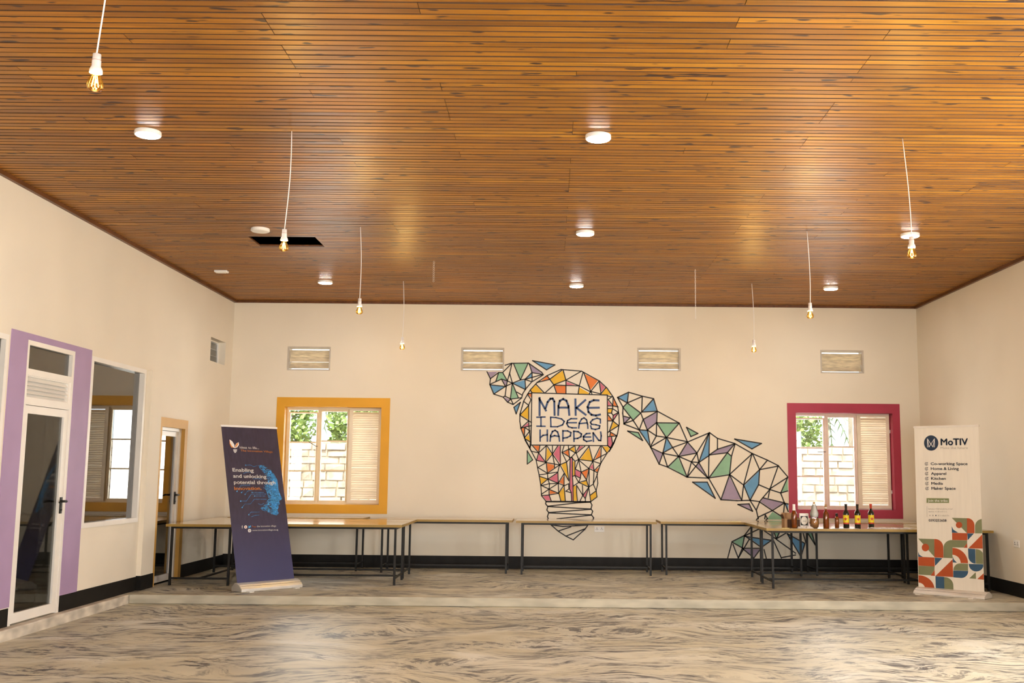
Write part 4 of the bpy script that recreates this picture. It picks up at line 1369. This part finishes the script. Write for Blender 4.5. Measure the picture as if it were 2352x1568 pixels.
def loose_wire(label, x, y, length, amp):
    mb = MB()
    for s in (0, math.pi):
        mb.tube([(x + amp * math.sin(k * 1.3 + s), y + amp * math.cos(k * 1.3 + s), ZC - length * k / 24) for k in range(25)], 0.0018, 5)
    return tag(mb.build('loose_wire', 'white_plastic'), label, 'wire', 'loose twisted wires hanging from the ceiling')


loose_wire('short curled wire end dangling from the ceiling left of centre', -1.462, 12.75, 0.26, 0.012)
loose_wire('long thin twisted wire dangling from the ceiling right of centre', 1.83, 13.10, 0.64, 0.007)

# ------------------------------------------------------------------ bottles and other goods on the right front table
TZ = 0.75
glass_mat('amber_bottle', (0.75, 0.45, 0.15), 1.4, body=0.15, bodycol=(0.35, 0.13, 0.015))
glass_mat('dark_bottle', (0.02, 0.025, 0.015), 1.8, body=0.8, bodycol=(0.006, 0.008, 0.005))
mat('honey', (0.42, 0.16, 0.015), 0.2, var=0.3, scale=20, spec=0.6)
mat('label_yellow', (0.78, 0.60, 0.02), 0.5, var=0.05)
mat('label_red', (0.50, 0.05, 0.02), 0.5)
mat('cork', (0.45, 0.28, 0.14), 0.8)
mat('card_brown', (0.34, 0.20, 0.10), 0.85, var=0.1)
mat('card_dark', (0.07, 0.03, 0.015), 0.8, var=0.2)
mat('note_yellow', (0.80, 0.70, 0.30), 0.7)
mat('wrap', (0.62, 0.60, 0.60), 0.18, var=0.3, scale=30, spec=0.8)


def lathe_part(parent, name, mt, prof, n=20, caps=True):
    return MB().lathe(prof, n, caps=caps).build(name, mt, parent)


def wine_bottle(label, x, y, rot, hl):
    t = thing('wine_bottle', label, 'bottle', (x, y, TZ), rot, 'dark wine bottles with yellow labels')
    lathe_part(t, 'bottle_glass', 'dark_bottle', [(0.034, 0.0), (0.038, 0.006), (0.038, 0.185), (0.034, 0.205), (0.020, 0.228), (0.0145, 0.245), (0.014, 0.292), (0.016, 0.293), (0.016, 0.304)])
    lathe_part(t, 'capsule', 'label_red' if hl == 2 else 'black_metal', [(0.0155, 0.25), (0.0152, 0.288), (0.0172, 0.290), (0.0172, 0.307), (0.003, 0.308)])
    seg = [math.radians(-90 + a) for a in range(-78, 79, 12)]
    lb = MB()
    pts = [(0.0386 * math.cos(a), 0.0386 * math.sin(a)) for a in seg]
    lb.add([(px, py, 0.055) for px, py in pts] + [(px, py, 0.168) for px, py in pts], [(i, i + 1, len(pts) + i + 1, len(pts) + i) for i in range(len(pts) - 1)], True)
    lo = lb.build('label', 'label_yellow', t)
    lr = MB()
    lr.add([(px * 1.004, py * 1.004, 0.055) for px, py in pts] + [(px * 1.004, py * 1.004, 0.072) for px, py in pts], [(i, i + 1, len(pts) + i + 1, len(pts) + i) for i in range(len(pts) - 1)], True)
    lr.build('label_stripe', 'label_red', lo)
    em = MB()
    em.add([(0.012 * math.cos(a), -0.0395 + 0.0, 0.118 + 0.018 * math.sin(a)) for a in [k * math.pi / 5 for k in range(10)]], [tuple(range(10))])
    em.add([(-0.024, -0.0392, 0.120), (0.024, -0.0392, 0.120), (0.024, -0.0392, 0.126), (-0.024, -0.0392, 0.126)], [(0, 1, 2, 3)])
    em.build('label_emblem', 'label_red', lo)
    return t


def spirit_bottle(label, x, y, sleeve):
    t = thing('amber_bottle', label, 'bottle', (x, y, TZ), 0, 'tall bottles of amber liquid')
    lathe_part(t, 'bottle_glass', 'amber_bottle', [(0.034, 0.0), (0.037, 0.006), (0.037, 0.168), (0.033, 0.188), (0.022, 0.210), (0.0145, 0.232), (0.0135, 0.275), (0.016, 0.276), (0.016, 0.284)])
    lathe_part(t, 'liquid', 'honey', [(0.032, 0.008), (0.034, 0.012), (0.034, 0.166), (0.030, 0.186), (0.019, 0.208)])
    if sleeve:
        lathe_part(t, 'neck_sleeve', 'print_white', [(0.0215, 0.222), (0.0185, 0.250), (0.0175, 0.284), (0.0175, 0.300), (0.004, 0.301)])
    else:
        lathe_part(t, 'neck_ring', 'print_white', [(0.0165, 0.250), (0.0165, 0.264), (0.015, 0.265)])
        lathe_part(t, 'stopper', 'cork', [(0.0165, 0.268), (0.0165, 0.300), (0.013, 0.303)])
    return t


YT = 13.56
spirit_bottle('amber bottle with white sealed neck standing before the cardboard box', 3.118, YT - 0.07, True)
spirit_bottle('amber bottle with cork stopper between the round carafe and small bottle', 3.527, YT - 0.06, False)
wine_bottle('dark wine bottle nearest the small amber bottle, label turned left', 3.795, YT - 0.02, -0.45, 0)
wine_bottle('dark wine bottle in the middle of the three wine bottles', 3.935, YT - 0.04, 0.0, 1)
wine_bottle('tallest dark wine bottle standing apart at the right, slightly farther back', 4.150, YT + 0.10, 0.0, 2)
t = thing('small_bottle', 'small amber bottle with black cap beside the wine bottles', 'bottle', (3.667, YT - 0.05, TZ))
lathe_part(t, 'bottle_glass', 'amber_bottle', [(0.024, 0.0), (0.0265, 0.004), (0.0265, 0.125), (0.021, 0.142), (0.0125, 0.150), (0.0125, 0.165)])
lathe_part(t, 'liquid', 'honey', [(0.022, 0.006), (0.0235, 0.010), (0.0235, 0.122), (0.018, 0.140)])
lathe_part(t, 'cap', 'black_metal', [(0.015, 0.152), (0.0155, 0.156), (0.0155, 0.188), (0.012, 0.190)])
t = thing('carafe', 'round clear carafe half full of brown liquid with frosted upper half', 'carafe', (3.378, YT - 0.06, TZ))
lathe_part(t, 'carafe_glass', 'clear_bottle', [(0.035, 0.0), (0.050, 0.015), (0.058, 0.060), (0.055, 0.105), (0.047, 0.140), (0.055, 0.165), (0.056, 0.185), (0.042, 0.225), (0.034, 0.250), (0.033, 0.270), (0.020, 0.298), (0.013, 0.306), (0.013, 0.318)])
lathe_part(t, 'liquid', 'honey', [(0.032, 0.004), (0.047, 0.016), (0.055, 0.060), (0.052, 0.105), (0.047, 0.128)])
lathe_part(t, 'frosted_top', 'print_white', [(0.0455, 0.143), (0.0525, 0.166), (0.0535, 0.184), (0.040, 0.223), (0.032, 0.248), (0.031, 0.268), (0.019, 0.294)])
lathe_part(t, 'cap', 'cork', [(0.0145, 0.306), (0.0145, 0.328), (0.012, 0.330)])
t = thing('label_card', 'white standing card with round cream label on dark square', 'card', (3.270, YT + 0.03, TZ), -0.05)
MB().box(-0.058, 0.058, 0.0, 0.05, 0.0, 0.182).build('card_body', 'print_white', t, bevel=0.004)
p = MB().box(-0.046, 0.046, -0.0015, 0.0, 0.03, 0.148).build('label', 'black_metal', t)
MB().prism([(0.042 * math.cos(k * math.pi / 10), 0.090 + 0.052 * math.sin(k * math.pi / 10)) for k in range(20)], lambda a, c, d: (a, -d, c), 0.0015, 0.003).build('label_disc', 'white_fabric', p)
MB().box(-0.018, 0.022, -0.004, -0.003, 0.078, 0.090).build('label_mark', 'print_grey', p)
t = thing('cardboard_box', 'open brown cardboard bottle box behind the sealed amber bottle', 'box', (3.105, YT + 0.06, TZ), 0.12)
ca = MB()
ca.box(-0.105, 0.105, -0.05, -0.046, 0, 0.115)
ca.box(-0.105, 0.105, 0.046, 0.05, 0, 0.115)
ca.box(-0.105, -0.101, -0.05, 0.05, 0, 0.125)
ca.box(0.101, 0.105, -0.05, 0.05, 0, 0.125)
ca.box(-0.105, 0.105, -0.05, 0.05, 0, 0.004)
ca.build('box_wall', 'card_brown', t)
MB().obox((0.0, 0.058, 0.150), (0.100, 0, 0), (0, 0.008, 0.036), (0, 0.0015, 0)).build('flap', 'card_brown', t)
MB().obox((-0.112, 0.0, 0.140), (0.0015, 0, 0), (0, 0.046, 0), (-0.008, 0, 0.028)).build('flap', 'card_dark', t)
MB().box(-0.065, 0.105, -0.0525, -0.0505, 0.002, 0.105).build('printed_panel', 'card_dark', t)


def crumple(name, label, x, y, w, d, hgt, seed):
    r = random.Random(seed)
    nx, ny = 12, 6
    vs, fs = [], []
    for j in range(ny):
        for i in range(nx):
            edge = i in (0, nx - 1) or j in (0, ny - 1)
            vs.append((w * (i / (nx - 1) - 0.5) + r.uniform(-1, 1) * w * 0.02, d * (j / (ny - 1) - 0.5) + r.uniform(-1, 1) * d * 0.04, 0.0015 if edge else r.uniform(0.003, hgt)))
    o = len(vs)
    vs += [(a, c, max(0.0, z - 0.0015)) for a, c, z in vs]
    for j in range(ny - 1):
        for i in range(nx - 1):
            q = (j * nx + i, j * nx + i + 1, (j + 1) * nx + i + 1, (j + 1) * nx + i)
            fs.append(q)
            fs.append(tuple(o + k for k in reversed(q)))
    mb = MB()
    mb.add(vs, fs)
    ob = mb.build(name, 'wrap')
    ob.location = (x, y, TZ)
    return tag(ob, label, 'wrapper')


crumple('plastic_wrapper', 'small crumpled shiny wrapper between cardboard box and carafe', 3.245, YT - 0.10, 0.20, 0.10, 0.030, 1)
crumple('plastic_wrapper', 'long crumpled silvery wrapper right of the wine bottles', 4.35, YT - 0.02, 0.55, 0.12, 0.020, 2)
crumple('plastic_wrapper', 'flat shiny wrapper lying between the cork bottle and middle wine bottle', 3.76, YT - 0.115, 0.36, 0.05, 0.008, 4)
tag(MB().box(2.95, 3.04, YT - 0.145, YT - 0.06, TZ, TZ + 0.002).build('sticky_note', 'note_yellow'), 'yellow paper note at the front left corner of the bottle table', 'note')
tag(MB().box(2.585, 2.735, 15.10, 15.22, TZ, TZ + 0.002).build('sticky_note', 'note_yellow'), 'yellow paper note on the wall table below the mural arm', 'note')

# ------------------------------------------------------------------ garden behind the windows
b = MB().box(-14, 14, YB + WT + 0.01, 34, -0.6, -0.35)
struct(b, 'ground', 'soil', 'bare earth behind the building')
GY = 18.7
gw = thing('garden_wall', 'rough pale stone retaining wall seen through both garden windows', 'stone wall', (0, GY, -0.35))
MB().box(-9.5, 9.5, 0.01, 0.45, 0.0, 2.28).box(5.45, 9.5, 0.01, 0.45, 2.28, 2.9).build('mortar_core', 'mortar', gw)
stone_meshes = []
for k in range(8):
    r = random.Random(40 + k)
    w, hgt = 0.5, 0.5
    mb = MB().box(-w, w, -0.5, 0.5, -hgt, hgt)
    mb.v = [(x * (1 + r.uniform(-0.06, 0.02)), y * (1 + r.uniform(-0.2, 0.1)), z * (1 + r.uniform(-0.10, 0.02))) for x, y, z in mb.v]
    me = mb.mesh('stone')
    me.materials.append(MATS['stone'])
    stone_meshes.append((me, list(mb.v), list(mb.f)))
r = random.Random(11)
far = MB()
z = 0.75
x_start = -9.4
seen = 0
while z < 2.85:
    hgt = r.uniform(0.11, 0.17)
    x = x_start + r.uniform(0, 0.2)
    while x < 9.4:
        w = r.uniform(0.16, 0.46)
        vis = (-5.6 < x < -2.3) or (4.2 < x < 6.9)
        me, vv, ff = stone_meshes[r.randrange(8)]
        dep = 0.12 + r.uniform(0, 0.05)
        if vis and seen < 300:
            seen += 1
            o = bpy.data.objects.new('stone', me)
            COL.objects.link(o)
            o.parent = gw
            o.location = (x + w / 2, 0.06, z + hgt / 2)
            o.scale = (w - 0.02, dep, hgt - 0.018)
        else:
            far.add([(x + w / 2 + a * (w - 0.02), 0.06 + c * dep, z + hgt / 2 + e * (hgt - 0.018)) for a, c, e in vv], ff)
        x += w
    z += hgt
    if z > 2.16:
        x_start = 5.5
tag(far.build('stone_field', 'stone', gw), kind='stuff')


def shrub(name, label, x, y, z, hgt, spread, n, mt, seed, lw=0.10):
    r = random.Random(seed)
    t = thing(name, label, 'shrub', (x, y, z))
    st = MB()
    for k in range(4):
        a = k * 1.6 + r.random()
        st.tube([(0, 0, 0), (0.12 * spread * math.cos(a), 0.12 * spread * math.sin(a), hgt * 0.45), (0.4 * spread * math.cos(a), 0.4 * spread * math.sin(a), hgt * 0.85)], [0.03, 0.02, 0.008], 6)
    st.build('stem', 'bark', t)
    lf = MB()
    for k in range(n):
        a, rr = r.uniform(0, 6.28), spread * math.sqrt(r.random())
        c = Vector((rr * math.cos(a), rr * math.sin(a), hgt * (0.22 + 0.8 * r.random() * (1 - 0.35 * rr / spread))))
        d = Vector((r.uniform(-1, 1), r.uniform(-1, 1), r.uniform(-0.5, 0.7))).normalized()
        s = d.cross(Vector((r.uniform(-1, 1), r.uniform(-1, 1), r.uniform(-1, 1)))).normalized()
        ln, wd = lw * r.uniform(0.7, 1.5), lw * r.uniform(0.25, 0.45)
        lf.add([c, c + d * ln * 0.5 + s * wd, c + d * ln, c + d * ln * 0.5 - s * wd], [(0, 1, 2, 3)])
    lf.build('foliage', mt, t)
    return t


def palm(label, x, y, z, hgt, seed):
    r = random.Random(seed)
    t = thing('palm_plant', label, 'palm', (x, y, z))
    MB().tube([(0, 0, 0), (0.05, 0, hgt * 0.5), (0.1, 0, hgt)], [0.09, 0.07, 0.06], 8).build('trunk', 'bark', t)
    for k in range(12):
        a = k * 2.4 + r.random() * 0.5
        ln = r.uniform(0.9, 1.4)
        mb = MB()
        up = r.uniform(0.2, 0.9)
        pts = []
        for q in range(9):
            f = q / 8
            pts.append(Vector((0.1 + ln * f * math.cos(a) * 0.9, ln * f * math.sin(a) * 0.9, hgt + up * f - 1.1 * f * f)))
        for q in range(1, 9):
            p = pts[q]
            d = (pts[q] - pts[q - 1]).normalized()
            s = d.cross(Vector((0, 0, 1))).normalized()
            for sg in (-1, 1):
                tip = p + s * sg * 0.28 * (1 - 0.5 * q / 8) + d * 0.18 - Vector((0, 0, 0.10))
                mb.add([p - d * 0.03, p + d * 0.03, tip], [(0, 1, 2)])
            mb.add([pts[q - 1] - s * 0.012, pts[q - 1] + s * 0.012, p + s * 0.012, p - s * 0.012], [(0, 1, 2, 3)])
        mb.build('frond', 'palm_leaf', t)
    return t


b = MB().box(-14, 14, GY + 0.46, 34, -0.6, 1.55)
struct(b, 'ground', 'soil', 'raised earth terrace behind the stone wall')
shrub('garden_shrub', 'sunlit leafy shrub above the stone wall, left pane of yellow window', -5.02, 20.0, 1.55, 1.6, 0.5, 1500, 'leaf', 1)
shrub('garden_shrub', 'sunlit leafy shrub above the stone wall, middle pane of yellow window', -3.72, 20.0, 1.55, 1.6, 0.5, 1500, 'leaf', 2)
palm('palm above the stone wall seen through the yellow window', -4.7, 23.0, 1.55, 1.3, 3)
shrub('garden_shrub', 'leafy shrub above the stone wall, left pane of pink window', 4.72, 20.0, 1.55, 1.5, 0.5, 1100, 'leaf', 4)
palm('palm above the stone wall seen through the pink window', 6.0, 23.0, 1.55, 1.2, 5)
